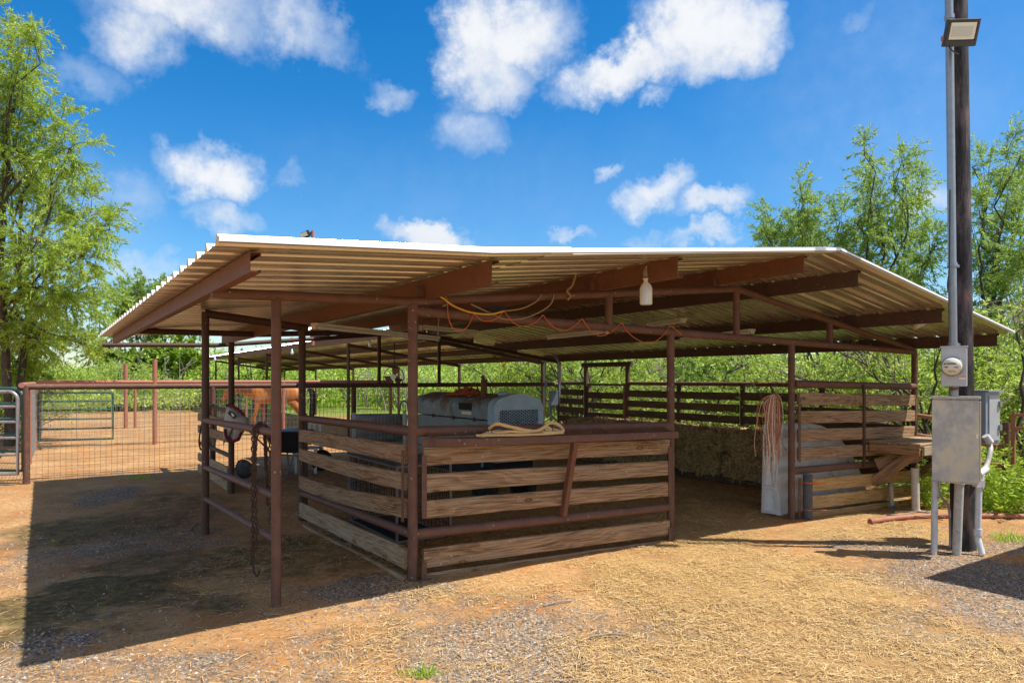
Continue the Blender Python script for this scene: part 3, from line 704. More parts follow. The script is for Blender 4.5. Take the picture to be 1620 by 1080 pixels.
# right side plank fence with a man gate
rf = thing('plank_fence', F(8.24,4.5,0), 'long dark plank fence along the right side behind the hay', 'fence')
SG0, SG1, SM = S(927, 8.24), S(993, 8.24), S(1175, 8.24)
obj('pipe_rail', MB().tube([F(8.24,.0,1.61), F(8.24,SG1,1.61)], .042, 12), pipe, rf)
obj('pipe_rail', MB().tube([F(8.24,SG0,1.61), F(8.24,SB,1.60)], .042, 12), pipe, rf)
for s_, z_ in ((SM,1.58),(SG1,2.04),(SG0,2.04),(4.7,1.58),(1.5,1.58)):
    p = F(8.24, s_); obj('fence_post', MB().tube([(p.x,p.y,-.3),(p.x,p.y,z_)], .05 if z_ < 2 else .055, 12), pipe if z_ > 2 else pipe_dark, rf)
for s0, s1 in ((.08, SM-.05), (SM+.05, SG1-.06), (SG0+.06, SB-.08)):
    for z in (1.385,1.16,.945,.72,.5,.28):
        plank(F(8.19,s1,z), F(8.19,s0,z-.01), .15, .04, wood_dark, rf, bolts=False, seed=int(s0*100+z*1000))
obj('gate_lintel', MB().tube([F(8.24,SG1-.12,2.05), F(8.24,SG0+.12,2.05)], .055, 12), pipe_dark, rf)
mg_ = thing('man_gate', F(8.24,(SG0+SG1)/2,0), 'narrow plank gate under the tall pipe door frame', 'gate')
a_, b_ = SG1+.1, SG0-.1
for s_ in (a_, b_): obj('gate_stile', MB().bar(F(8.24,s_,.0), F(8.24,s_,1.55), .05, .05, (AX, AY, 0)), redpipe if s_ == a_ else pipe, mg_)
obj('gate_rail', MB().bar(F(8.24,a_-.025,1.577), F(8.24,b_+.025,1.577), .05, .05), pipe, mg_)
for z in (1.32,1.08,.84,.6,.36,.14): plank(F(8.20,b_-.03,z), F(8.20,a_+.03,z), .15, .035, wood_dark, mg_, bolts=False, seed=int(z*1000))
# ================================================================== welded wire fences
def wire_fence(t0, t1, s, zr, posts, label, m_rail, dx=.085, dz=.11, r=.05, zt=1.5, m_post=None, wires=True, along='t', th=.0044, rail2=None):
    P = (lambda a, z: F(a, s, z)) if along == 't' else (lambda a, z: F(s, a, z))
    f = thing('wire_fence', P((t0+t1)/2, 0), label, 'fence')
    obj('pipe_rail', MB().tube([P(t0, zr), P(t1, zr)], r, 12), m_rail, f)
    for p_ in posts:
        q = P(p_, 0); obj('fence_post', MB().tube([(q.x,q.y,-.3),(q.x,q.y,zr-.01)], r*1.05, 12), m_post or m_rail, f)
    if wires:
        mb = MB(); off = (0, .02) if along == 't' else (.02, 0)
        a = t0+.03
        rr = random.Random(5)
        while a < t1:
            q = P(a, 0); g = GZ(q.x, q.y)
            mb.bar(P(a, g+.01)+Vector((0,.03,0)), P(a+rr.uniform(-.006,.006), zt)+Vector((0,.03,0)), th, th); a += dx
        z = .03
        while z < zt:
            n = 8
            for i in range(n):
                A_ = P(lerp(t0, t1, i/n), 0); B_ = P(lerp(t0, t1, (i+1)/n), 0)
                mb.bar((A_.x, A_.y+.035, z+GZ(A_.x,A_.y)*(1-z/zt)), (B_.x, B_.y+.035, z+GZ(B_.x,B_.y)*(1-z/zt)), th, th)
            z += dz
        obj('wire_mesh', mb, galv, f)
    return f
TC = ts(*G(43, 762).xy)[0]
wire_fence(TC, 8.2, SB, 1.575, (TC,-.07,2.73,5.47), 'welded wire fence with a heavy brown top pipe along the back of the barn', pipe)
fa = wire_fence(-3.0, 6.5, 15.4, 1.632, (-.4, 3.0, 6.4), 'second welded wire corral fence with sun bleached red top pipe', redpipe, .11, .14, .045)
for px_, y0 in ((245, 568),): 
    q = F(T(px_, 15.4), 15.4); obj('tall_post', MB().tube([(q.x,q.y,-.2),(q.x,q.y,ZY(y0,q.y))], .06, 10), redpipe, fa)
fb = wire_fence(-3.2, 4.2, 22.7, 1.636, (-.3, 3.5), 'farthest wire corral fence before the brush', redpipe, .14, .16, .04)
q = F(T(199, 22.7), 22.7); obj('tall_post', MB().tube([(q.x,q.y,-.2),(q.x,q.y,ZY(575,q.y))], .07, 10), redpipe, fb)
wire_fence(SB+.1, 22.6, -3.05, 1.6, (12.0, 15.4, 19), 'left side corral fence running straight back from the corner post', redpipe, .12, .14, .045, along='s')
# ================================================================== pipe gates
def pipe_gate(name, a, b, z0, z1, n, r, m, label, stay=True, curve=.16):
    a, b = Vector(a), Vector(b); d = (b-a).normalized(); g = thing(name, (a+b)/2, label, 'gate')
    def pt(u, z): return Vector((a.x+d.x*u, a.y+d.y*u, z+a.z))
    L = (b-a).length; pts = [pt(0, z0)]
    for k in range(7):
        th = math.pi/2*k/6; pts.append(pt(curve*(1-math.cos(th)), z1-curve*(1-math.sin(th))))
    for k in range(7):
        th = math.pi/2*k/6; pts.append(pt(L-curve*(1-math.sin(th)), z1-curve*(1-math.cos(th))))
    pts.append(pt(L, z0)); pts.append(pt(0, z0))
    obj('gate_frame', MB().tube(pts, r, 10), m, g)
    for i in range(1, n):
        z = z0+(z1-z0)*(i/n)**.9; obj('gate_bar', MB().tube([pt(0, z), pt(L, z)], r*.82, 8), m, g)
    if stay: obj('gate_stay', MB().bar(pt(L*.5, z0), pt(L*.5, z1), .03, .012), m, g)
    return g
cg = F(TC-.02, SB); Yc = cg.y
g1 = at(28, 755, Yc-.1); g0 = at(-130, 762, Yc-.35)
pipe_gate('pipe_gate', (g0.x,g0.y,0), (g1.x,g1.y,0), .13, ZY(619,Yc), 5, .028, greyp, 'bare grey pipe gate in front of its green twin at the left edge', curve=.14)
g1 = at(36, 752, Yc+.08); g0 = at(-130, 755, Yc+.3)
pipe_gate('pipe_gate', (g0.x,g0.y,0), (g1.x,g1.y,0), .16, ZY(614.5,Yc), 5, .028, greenp, 'dark green pipe gate just behind the grey one beside the corner post', curve=.16)
a_ = F(-3.0, 16.2); b_ = F(-1.35, 15.9)
pipe_gate('pipe_gate', (a_.x,a_.y,0), (b_.x,b_.y,0), .12, 1.35, 5, .028, greenp, 'green pipe gate standing inside the sunny corral beyond the wire', curve=.05)
# rails running forward from the right corner post, and the rusty gate beyond
rr_ = thing('pipe_fence', F(8.24,-.6,0), 'low rusty four rail pipe fence behind the breaker box', 'fence')
for z0, z1 in ((1.17,1.03),(.87,.78),(.59,.52),(.3,.24)): obj('pipe_rail', MB().tube([F(8.24,0,z0), F(8.24,-1.19,z1)], .03, 10), redpipe, rr_)
p = F(8.24,-1.19); obj('fence_post', MB().tube([(p.x,p.y,-.2),(p.x,p.y,1.12)], .045, 12), pipe, rr_)
a_ = at(1603, 780, 9.0); b_ = at(1700, 780, 8.6)
g = thing('wire_gate', (a_.x, a_.y, 0), 'rusty square tube gate with thin wire at the right edge', 'gate')
za, zb = ZY(656, 9), ZY(677, 9)
for z in (za, zb): obj('gate_rail', MB().bar((a_.x,a_.y,z), (b_.x,b_.y,z), .04, .04), redpipe, g)
for x_, y_ in ((a_.x,a_.y),(b_.x,b_.y)): obj('gate_stile', MB().bar((x_,y_,.02), (x_,y_,za+.02), .045, .045), redpipe, g)
mb = MB()
for k in range(6): mb.bar((a_.x,a_.y,.2+.13*k), (b_.x,b_.y,.2+.13*k), .004, .004)
obj('wire_strand', mb, redpipe, g)
# ================================================================== second shed beyond the corral
sh = thing('pole_shed', F(6,22,0), 'second long open shed with a corrugated roof beyond the wire fences', 'shed')
sz = lambda t: 3.0-(t-4.6)*.155
mb = MB(); prof = []; s = 9.55
while s < 38: prof += [(s,0),(s+.02,.035),(s+.06,.035),(s+.08,0)]; s += .305
vs = [F(t, s, sz(t)+z) for t in (4.6, 8.6) for s, z in prof]; n = len(prof)
mb.add(vs, [(k, k+1, n+k+1, n+k) for k in range(n-1)])
o = obj('roof_sheet', mb, roofm, sh); sd = o.modifiers.new('thickness', 'SOLIDIFY'); sd.thickness = .004
for t in (4.7, 6.0, 7.3, 8.5): obj('purlin', MB().bar(F(t,9.4,sz(t)-.1), F(t,37.8,sz(t)-.1), .06, .17), purl if t < 5 else pipe_dark, sh)
for s in (9.9, 14.6, 19.5, 24.5, 30, 36):
    obj('rafter', MB().tube([F(4.7,s,sz(4.7)-.25), F(8.5,s,sz(8.5)-.25)], .05, 8), pipe_dark, sh)
    for t in (4.7, 8.5):
        p = F(t, s); obj('post', MB().tube([(p.x,p.y,-.2),(p.x,p.y,sz(t)-.2)], .05, 8), pipe_dark, sh)
# out of frame neighbour whose roof shades the gravel at the lower right
nb = thing('lean_to', (7.2,6.0,0), 'low metal roofed lean-to on pipe posts that shades the gravel at the right', 'shed')
c0 = Vector((4.93, 5.50, 2.6)); u = Vector((AX,AY,0)); v = Vector((-BX,-BY,0)); mb = MB()
for k in range(16):
    a = c0+v*(k*.25); q = [a, a+v*.25, a+v*.25+u*6, a+u*6]
    mb.hexa([p_+Vector((0,0,0)) for p_ in q], [p_+Vector((0,0,.03)) for p_ in q]) if k % 2 == 0 else mb.hexa([p_+Vector((0,0,0)) for p_ in q], [p_+Vector((0,0,.012)) for p_ in q])
obj('roof_sheet', mb, roofm, nb)
for a, b in ((.3,.3),(5.6,.3),(.3,3.7),(5.6,3.7)):
    p = c0+u*a+v*b; obj('post', MB().tube([(p.x,p.y,-.1),(p.x,p.y,2.58)], .045, 10), pipe, nb)
# ================================================================== hay bales
def hay_bale_mesh(Lx, Ly, Lz, seed):
    r = np.random.default_rng(seed)
    nx_, ny_, nz_ = 22, 10, 9
    bm = bmesh.new(); bmesh.ops.create_cube(bm, size=1)
    bmesh.ops.subdivide_edges(bm, edges=bm.edges[:], cuts=9, use_grid_fill=True)
    V = np.array([v.co[:] for v in bm.verts]); 
    for v in bm.verts:
        p = Vector((v.co.x*Lx, v.co.y*Ly, v.co.z*Lz)); e = 1-.10*(abs(v.co.x)*2)**6*(abs(v.co.z)*2)**6
        k = mnoise.noise(p*5+Vector((seed*3.1,0,0)))*.03+mnoise.noise(p*14+Vector((seed,0,0)))*.016
        gro = -.018*sum(math.exp(-((p.x-x0)/.03)**2) for x0 in (-Lx*.22, Lx*.22))
        nrm = Vector((v.co.x, v.co.y, v.co.z)).normalized(); v.co = p*e+nrm*(k+gro)
    me0 = bpy.data.meshes.new('tmp'); bm.to_mesh(me0); bm.free()
    V = np.array([v.co[:] for v in me0.vertices]); Fq = np.array([list(p.vertices) for p in me0.polygons]); N0 = np.array([p.normal[:] for p in me0.polygons]); C0 = np.array([p.center[:] for p in me0.polygons])
    n = 5600; k = r.integers(0, len(Fq), n); c = C0[k]+r.normal(0,.018,(n,3)); nm = N0[k]
    d = r.normal(0,1,(n,3)); d -= nm*(np.sum(d*nm,1)*(.75+.25*r.random(n)))[:,None]; d += nm*.10*r.random((n,1)); d[:,0] *= 1.0; d[:,2] *= .9; d /= np.linalg.norm(d,axis=1)[:,None]
    sd_ = np.cross(d, nm); sd_ /= np.linalg.norm(sd_,axis=1)[:,None]+1e-6
    L = .05+.12*r.random((n,1)); c = c+nm*.010; wv = sd_*.0046
    b = c+nm*.012*r.random((n,1))
    S_ = np.stack([c-d*L/2-wv, c-d*L/2+wv, b+d*L/2+wv, b+d*L/2-wv], 1).reshape(-1,3)
    q = np.arange(n*4).reshape(-1,4)+len(V)
    bpy.data.meshes.remove(me0)
    return np.concatenate([V, S_]), np.concatenate([Fq, q])
rzB = math.atan2(BY, BX)
bm_ = []
for k in range(2):
    V, q = hay_bale_mesh(1.04, .47, .40, 3+k); o = np_mesh('hay_bale', V, q, haym); bm_.append(o.data)
    if k: bpy.data.objects.remove(o)
    else: bale0 = o
pal_labels = []
first = True; nb_ = 0
for layer in range(2):
    for i in range(5):
        for j in range(2):
            s = 2.17+1.10*i+(.0 if layer == 0 else -.06); t = 7.42+.49*j+rnd.uniform(-.02,.02)-(.02 if layer else 0)
            p = F(t, s); g0_ = GZ(p.x, p.y)+.12
            o = bale0 if first else bale0.copy()
            if not first: COL.objects.link(o); o.data = bm_[rnd.randrange(2)]
            first = False
            o.matrix_basis = Matrix.Translation((p.x, p.y, g0_+.2+layer*.41)) @ Matrix.Rotation(rzB+rnd.uniform(-.03,.03)+(math.pi if rnd.random() < .5 else 0), 4, 'Z')
            lay = ('bottom', 'top')[layer]; row = ('front', 'rear')[j]
            pos = ('nearest the twine', 'second from the twine', 'third from the twine', 'fourth from the twine', 'farthest from the twine')[i]
            tag(o, f'hay bale in the {lay} layer, {row} row, {pos}', 'hay bale', 'hay bales stacked along the right plank fence')
pl = thing('wooden_pallet', F(7.65,4.2,0), 'long rough timber pallet under the hay stack', 'pallet')
for s in np.arange(1.72, 7.0, .42):
    a, b = F(7.12,s), F(8.1,s); z = GZ(a.x,a.y)
    plank((a.x,a.y,z+.115),(b.x,b.y,z+.115),.018,.13,wood_dark,pl,bolts=False,name='deck_board',seed=int(s*77))
for t in (7.2, 7.65, 8.05):
    a, b = F(t,1.6), F(t,7.0); z = GZ(a.x,a.y)
    plank((b.x,b.y,z+.055),(a.x,a.y,z+.055),.10,.05,wood_dark,pl,bolts=False,name='stringer',seed=int(t*77))
# ================================================================== welder generator
ge = thing('welder_generator', F(2.68,3.6,0), 'old blue grey engine driven welder with rounded hood and mesh grille', 'welder')
gt0, gt1, gs0, gs1 = 2.30, 3.07, 2.39, 4.85
def arch(t0, t1, z0, z1, r, n=8, crown=.05):
    pts = [(t0, z0)]; 
    for k in range(n+1):
        a = math.pi-(math.pi/2)*k/n; pts.append((t0+r+r*math.cos(a), z1-r+r*math.sin(a)))
    m = (t0+t1)/2
    pts.append(((t0+r+m)/2, z1+crown*.75)); pts.append((m, z1+crown)); pts.append(((t1-r+m)/2, z1+crown*.75))
    for k in range(n+1):
        a = (math.pi/2)*(1-k/n); pts.append((t1-r+r*math.cos(a), z1-r+r*math.sin(a)))
    pts.append((t1, z0)); return pts
def extr(poly, s0, s1, mb=None, smooth_=False):
    mb = mb or MB(); n = len(poly); vs = [F(t, s0, z) for t, z in poly]+[F(t, s1, z) for t, z in poly]
    mb.add(vs, [(i, (i+1) % n, n+(i+1) % n, n+i) for i in range(n)], smooth_); mb.add(vs[:n], [tuple(range(n))[::-1]]); mb.add(vs[n:], [tuple(range(n))]); return mb
obj('hood', extr(arch(gt0, gt1, 1.155, 1.45, .15), gs0+.16, gs1), genm, ge, bevel=.008)
obj('side_panel', MB().hexa([F(gt0+.012,gs0+.17,.66), F(gt1-.012,gs0+.17,.66), F(gt1-.012,gs0+.17,1.14), F(gt0+.012,gs0+.17,1.14)], [F(gt0+.012,gs1-.02,.66), F(gt1-.012,gs1-.02,.66), F(gt1-.012,gs1-.02,1.14), F(gt0+.012,gs1-.02,1.14)]), genm, ge, bevel=.006)
mb = MB()
for s in (gs0+.55, gs0+1.15, gs0+1.8): mb.bar(F(gt0+.004,s,1.12), F(gt0+.004,s,1.175), .05, .022, (BX,BY,0))
obj('latch', mb, purl, ge)
# radiator surround with opening
outer = arch(gt0-.012, gt1+.012, .78, 1.46, .16); iz0, iz1, it0, it1 = .84, 1.29, gt0+.075, gt1-.075
mb = MB(); rad = [p for p in outer]
topcut = [(t, max(z, iz1)) for t, z in rad if True]
def sl(poly, s0=gs0, s1=gs0+.17): extr(poly, s0, s1, mb)
sl([(gt0-.012, iz1)]+[p for p in outer if p[1] > iz1]+[(gt1+.012, iz1)])
sl([(gt0-.012,.78),(gt0-.012,iz1-.0005),(it0,iz1-.0005),(it0,.78)]); sl([(it1,.78),(it1,iz1-.0005),(gt1+.012,iz1-.0005),(gt1+.012,.78)]); sl([(it0+.0005,.78),(it0+.0005,iz0),(it1-.0005,iz0),(it1-.0005,.78)])
obj('radiator_surround', mb, genface, ge)
obj('radiator_core', MB().hexa([F(it0,gs0+.09,iz0), F(it1,gs0+.09,iz0), F(it1,gs0+.09,iz1), F(it0,gs0+.09,iz1)], [F(it0,gs0+.15,iz0), F(it1,gs0+.15,iz0), F(it1,gs0+.15,iz1), F(it0,gs0+.15,iz1)]), black, ge)
mb = MB(); ww, hh = it1-it0, iz1-iz0; dx, dz = .062, .036; u = -hh/dz*dx
k = 0
while u < ww:
    for sg in (1, -1):
        x0, z0, x1, z1 = u, 0, u+hh/dz*dx, hh
        if x0 < 0: z0 += -x0/dx*dz; x0 = 0
        if x1 > ww: z1 -= (x1-ww)/dx*dz; x1 = ww
        if x1-x0 > .01:
            q0, q1 = (x0, x1) if sg > 0 else (ww-x0, ww-x1)
            mb.bar(F(it0+q0,gs0+.035+.004*sg,iz0+z0), F(it0+q1,gs0+.035+.004*sg,iz0+z1), .007, .007)
    u += dx
obj('grille', mb, genface, ge)
mb = MB()
sl2 = [(gt0,.60),(gt1,.60),(gt1,.655),(gt0,.655)]; extr(sl2, gs0-.02, gs1+.05, mb); obj('skid_frame', mb, genm, ge)
obj('number_plate_recess', MB().hexa([F(gt0-.006,gs0+.62,1.27), F(gt0-.001,gs0+.62,1.27), F(gt0-.001,gs0+.62,1.37), F(gt0-.006,gs0+.62,1.37)], [F(gt0-.006,gs0+.98,1.27), F(gt0-.001,gs0+.98,1.27), F(gt0-.001,gs0+.98,1.37), F(gt0-.006,gs0+.98,1.37)]), black, ge)
obj('instruction_label', MB().hexa([F(gt0-.004,gs0+.62,1.205), F(gt0-.001,gs0+.62,1.205), F(gt0-.001,gs0+.62,1.25), F(gt0-.004,gs0+.62,1.25)], [F(gt0-.004,gs0+.9,1.205), F(gt0-.001,gs0+.9,1.205), F(gt0-.001,gs0+.9,1.25), F(gt0-.004,gs0+.9,1.25)]), lampw, ge)
# stencilled numerals on the hood side
fnt = bpy.data.curves.new('stencil_text', 'FONT'); fnt.body = '-140'; fnt.size = .145; fnt.extrude = .001
to = bpy.data.objects.new('tmp_text', fnt); COL.objects.link(to); bpy.context.view_layer.update()
tme = bpy.data.meshes.new_from_object(to.evaluated_get(bpy.context.evaluated_depsgraph_get())); bpy.data.objects.remove(to)
Mx = Matrix((Vector((-BX,-BY,0)), Vector((0,0,1)), Vector((-AX,-AY,0)))).transposed().to_4x4(); Mx.translation = F(gt0-.003, gs0+1.95, 1.25)
tme.materials.clear(); finish('stencil_numerals', tme, simple('faded_white_stencil', (.42,.46,.45), .6, 0, .3, 12), ge, Mx)
pe = F(gt0+.20, gs0+.62)
obj('exhaust_stack', MB().tube([(pe.x,pe.y,1.40),(pe.x,pe.y,1.60),(pe.x,pe.y,1.70)], [.045,.045,.045], 12).tube([(pe.x-.02,pe.y,1.69),(pe.x+.02,pe.y,1.705)], .062, 12), purl, ge)
pc = F(gt0+.33, gs0+.30); obj('radiator_cap', MB().lathe((pc.x,pc.y,1.48), [(.0,.05),(.075,.048),(.085,.03),(.085,.0),(.06,-.03)], 16), genface, ge)
ph = F(gt0+.25, gs0+1.15); ph2 = F(gt0+.25, gs0+.78)
obj('lifting_bail', MB().tube([ph+Vector((0,0,1.45)), ph.lerp(ph2,.3)+Vector((0,0,1.62)), ph.lerp(ph2,.6)+Vector((0,0,1.63)), ph2+Vector((0,0,1.45))], .012, 8), purl, ge)
def wheel(c, axis_a, r_, w_, parent):
    M = Matrix((Vector((BX,BY,0)), Vector((0,0,1)), Vector((AX,AY,0)))).transposed().to_3x3() if axis_a else Matrix((Vector((AX,AY,0)), Vector((0,0,1)), Vector((-BX,-BY,0)))).transposed().to_3x3()
    t_ = obj('tyre', MB().lathe(c, [(r_*.6,-w_*.4),(r_*.85,-w_*.5),(r_*.97,-w_*.38),(r_,-w_*.15),(r_,w_*.15),(r_*.97,w_*.38),(r_*.85,w_*.5),(r_*.55,w_*.4)], 24, M), tyre, parent)
    obj('rim', MB().lathe(c, [(.0001,w_*.3),(r_*.3,w_*.3),(r_*.55,w_*.38),(r_*.55,-w_*.38),(r_*.3,-w_*.3),(.0001,-w_*.3)], 18, M), tyre, t_)
for t in (gt0+.08, gt1-.06):
    p = F(t, gs0+.40); wheel((p.x,p.y,.27+GZ(p.x,p.y)), True, .27, .16, ge)
obj('axle', MB().tube([F(gt0+.1,gs0+.40,.24), F(gt1-.1,gs0+.40,.24)], .035, 8).bar(F(gt0+.1,gs0+.45,.3), F(gt0+.1,gs0+.45,.62), .06, .06).bar(F(gt1-.1,gs0+.45,.3), F(gt1-.1,gs0+.45,.62), .06, .06), genm, ge)
obj('dark_box_shadow', MB().hexa([F(gt0+.08,gs0+.12,.34), F(gt1-.08,gs0+.12,.34), F(gt1-.08,gs0+.12,.598), F(gt0+.08,gs0+.12,.598)], [F(gt0+.08,gs1-.1,.34), F(gt1-.08,gs1-.1,.34), F(gt1-.08,gs1-.1,.598), F(gt0+.08,gs1-.1,.598)]), black, ge)  # dark box under the frame, its black also standing in for the shadows there
obj('tow_bar', MB().bar(F(2.68,gs1-.1,.6), F(2.68,gs1+.6,.45), .07, .07), genm, ge)
obj('jack_leg', MB().tube([F(2.68,gs1+.4,.5), F(2.68,gs1+.4,-.05)], .035, 8), genm, ge)
# twine heap on the hood
def strand_heap(c, rx, ry, h, n, m_list, seed, ang=0, r_=.004):
    rr = random.Random(seed); mbs = [MB() for _ in m_list]
    for i in range(n):
        a = rr.uniform(0, 6.28); pts = []; p = Vector((rr.gauss(0,.45)*rx, rr.gauss(0,.45)*ry, 0)); d = Vector((math.cos(a), math.sin(a)*.4, 0))
        for k in range(8):
            q = Vector((p.x, p.y, 0)); e = max(0, 1-(q.x/rx)**2-(q.y/ry)**2)
            z = h*e*rr.uniform(.25,1); M = Matrix.Rotation(ang, 3, 'Z'); pts.append(Vector(c)+M @ Vector((q.x, q.y, z+.004)))
            d = (d+Vector((rr.gauss(0,.5), rr.gauss(0,.35), 0))).normalized(); p = p+d*rx*.22
            if abs(p.x) > rx: p.x *= .85; d.x *= -1
            if abs(p.y) > ry: p.y *= .8; d.y *= -1
        mbs[i % len(m_list)].tube(pts, r_, 4, False)
    return mbs
tc = F(gt0+.27, gs0+1.2); 
top('twine_heap', strand_heap((tc.x,tc.y,1.462), .50, .16, .13, 120, [twine1], 4, rzB)[0], twine1, (tc.x,tc.y,1.46), 'heap of orange baling twine lying on the welder hood', 'twine')
# ================================================================== rope on the ledge
def rope_path(loops, seed, t0, t1, sc_):
    rr = random.Random(seed); pts = []
    for L_ in range(loops):
        a0, a1 = t0+rr.uniform(0,.14), t1-rr.uniform(0,.16); ds = rr.uniform(.03,.06); s0 = sc_+rr.uniform(-.025,.025); lift = .014+.011*L_
        for k in range(24):
            th = 2*math.pi*k/24; u = .5-.5*math.cos(th)
            t = lerp(a0, a1, u); s = s0+ds*math.sin(th)*(1+.3*rr.uniform(-1,1)*.3); z = lz(t)+lift+.012*math.sin(3*th+L_)**2+(.05*max(0,math.sin(th*.5+L_))**6 if L_ > 2 else 0)
            pts.append(F(t, s, z))
    return pts
mb = MB()
def spline(pts, n=4):
    pts = [Vector(p) for p in pts]; out = []
    for i in range(len(pts)-1):
        p0, p1, p2, p3 = pts[max(i-1,0)], pts[i], pts[i+1], pts[min(i+2,len(pts)-1)]
        for k in range(n):
            u = k/n; out.append(.5*((2*p1)+(-p0+p2)*u+(2*p0-5*p1+4*p2-p3)*u*u+(-p0+3*p1-3*p2+p3)*u**3))
    out.append(pts[-1]); return out
def rope(mb, pts, r_, n=4, seg=8):
    pp = spline([Vector(p) for p in pts], n); rs = [r_*(1+.10*math.sin(i*1.9)) for i in range(len(pp))]; mb.tube(pp, rs, seg)
rope(mb, rope_path(3, 3, .56, 1.40, -.135), .0145, 2)
def Lg(t, s, h): return F(t, s, lz(t)+h)
rope(mb, [Lg(.60,-.19,.014), Lg(.51,-.18,.02), Lg(.66,-.2,.02), Lg(1.0,-.21,.016), Lg(1.38,-.2,.02), Lg(1.45,-.17,.03), Lg(1.36,-.14,.055)], .013)
rope(mb, [Lg(.70,-.08,.07), Lg(.74,-.14,.115), Lg(.84,-.17,.095), Lg(1.0,-.18,.06), Lg(1.14,-.18,.045), Lg(1.25,-.16,.08), Lg(1.34,-.13,.115), Lg(1.44,-.14,.085), Lg(1.43,-.19,.03), Lg(1.2,-.2,.03)], .0165)
rope(mb, [Lg(1.24,-.13,.05), Lg(1.29,-.14,.075), Lg(1.33,-.15,.05), Lg(1.30,-.16,.04), Lg(1.26,-.15,.06)], .016)
o = top('coiled_rope', mb, ropem, F(.95,-.14,lz(.95)), 'thick tan rope coiled on the front feed ledge', 'rope')
# ================================================================== chain, lead ropes, fly mask
def link_mesh(mb, c, d, roll, L_=.058, w_=.037, r_=.0066):
    d = Vector(d).normalized(); up = Vector((0,1,.01)); u = d.cross(up).normalized(); v = d.cross(u); a = u*math.cos(roll)+v*math.sin(roll)
    pts = []
    for k in range(11):
        th = 2*math.pi*k/10; pts.append(Vector(c)+d*math.sin(th)*(L_/2-r_)*1.0+a*math.cos(th)*(w_/2-r_))
    mb.tube(pts, r_, 6, False)
def chain_run(mb, pts, step=.038):
    pp = spline([Vector(p) for p in pts], 60); acc = 0; i = 0; last = None; k = 0
    for a, b in zip(pp, pp[1:]):
        acc += (b-a).length
        if acc >= step: link_mesh(mb, b, b-a, (k % 2)*math.pi/2+.4+rnd.uniform(-.25,.25)); acc = 0; k += 1
sc0 = S(411, -1.12); cz = lerp(1.302, 1.239, sc0/P1S)
def C(ds, dt, z): return F(-1.12+dt, sc0+ds, z)
hc = thing('hanging_chain', C(0,0,cz), 'rusty chain with an end hook hung over the top rail beside the near left post', 'chain')
for run in ([C(.03,-.045,.20), C(.03,-.05,.6), C(.02,-.05,1.0), C(.01,-.045,1.27), C(0,-.01,cz+.048), C(-.03,.03,1.29), C(-.05,.04,1.0), C(-.05,.05,.7)],
            [C(-.07,-.04,.35), C(-.06,-.05,.8), C(-.04,-.045,1.25), C(-.02,-.01,cz+.05), C(-.01,.03,1.28), C(.0,.05,.95)],
            [C(-.10,.055,.52), C(-.10,.06,.9), C(-.1,.045,1.27), C(-.12,0,cz+.045), C(-.10,-.045,1.26), C(-.06,-.055,1.0)]):
    mb = MB(); chain_run(mb, run); obj('chain_strand', mb, chainm, hc)
c_ = C(.03,-.045,.20)
hk = [c_+Vector((0,0,z_))+Vector((x_,0,0)) for x_, z_ in ((0,.0),(0,-.04),(.012,-.075),(.03,-.095),(.045,-.08),(.048,-.055))]
obj('hook', MB().tube(spline(hk, 3), .009, 8), chainm, hc)
pm = F(-.3, S3)
mb = MB(); lx = S(336, -.3)
def LP(ds, dt, z): return F(-.3+dt, lx+ds, z)
for k in range(4):
    o_ = .045*k; rope(mb, [LP(o_,-.05,.55+.1*k), LP(o_+.01,-.06,.9), LP(o_,-.05,1.2), LP(o_,0,1.265), LP(o_,.05,1.2), LP(o_-.02,.06,.8), LP(o_+.03,.05,.62-.06*k), LP(o_+.06,.0,.9), LP(o_+.04,-.05,1.19)], .012, 4, 6)
top('lead_rope', mb, ropedull, LP(0,0,1.25), 'tan lead ropes looped over the rear alley rail left of the fly mask', 'rope')
mb = MB(); q_ = F(-1.17, P1S+.06); X = q_.x
rope(mb, [at(321,663,q_.y), at(317,680,q_.y), at(315,700,q_.y), at(318,711,q_.y), at(323,708,q_.y), at(322,690,q_.y)], .009, 4, 6)
rope(mb, [at(327,640,q_.y), at(321,663,q_.y), at(323,700,q_.y)], .008, 4, 6)
top('dark_lead_rope', mb, blackcord, at(321,640,q_.y), 'dark thin rope loop hanging on the far left alley post', 'rope')
# fly mask: a sagging pouch of mesh cloth
fm = thing('fly_mask', (pm.x,pm.y,1.1), 'grey mesh horse fly mask with maroon binding hanging on a post', 'fly mask')
Ym = pm.y-.12
def PM(px, py, dy=0): return at(px, py, Ym+dy)
outl = [(357,645),(366,638),(379,645),(393,660),(393,674),(385,682),(374,700),(362,692),(354,704),(352,688),(354,662)]
outl = [(359,640),(370,645),(382,653),(394,662),(393,674),(384,686),(379,697),(368,700),(359,690),(353,705),(353,682),(355,660)]
mb = MB(); n = len(outl); cx, cy = 371, 672; vs = []
for ring_, dy in ((1.0,.0),(.75,-.05),(.4,-.085),(.0001,-.095)):
    for x_, y_ in outl: vs.append(PM(cx+(x_-cx)*ring_, cy+(y_-cy)*ring_, dy+.012*math.sin(x_*3+y_*2+ring_*9)))
for ring_, dy in ((.98,.015),(.5,.05),(.0001,.06)):
    for x_, y_ in outl: vs.append(PM(cx+(x_-cx)*ring_, cy+(y_-cy)*ring_, dy))
fs = [(i*n+k, i*n+(k+1) % n, (i+1)*n+(k+1) % n, (i+1)*n+k) for i in (0,1,2,4,5) for k in range(n)]+[(k, 4*n+k, 4*n+(k+1) % n, (k+1) % n) for k in range(n)]
mb.add(vs, fs, True); obj('mask_cloth', mb, maskgrey, fm)
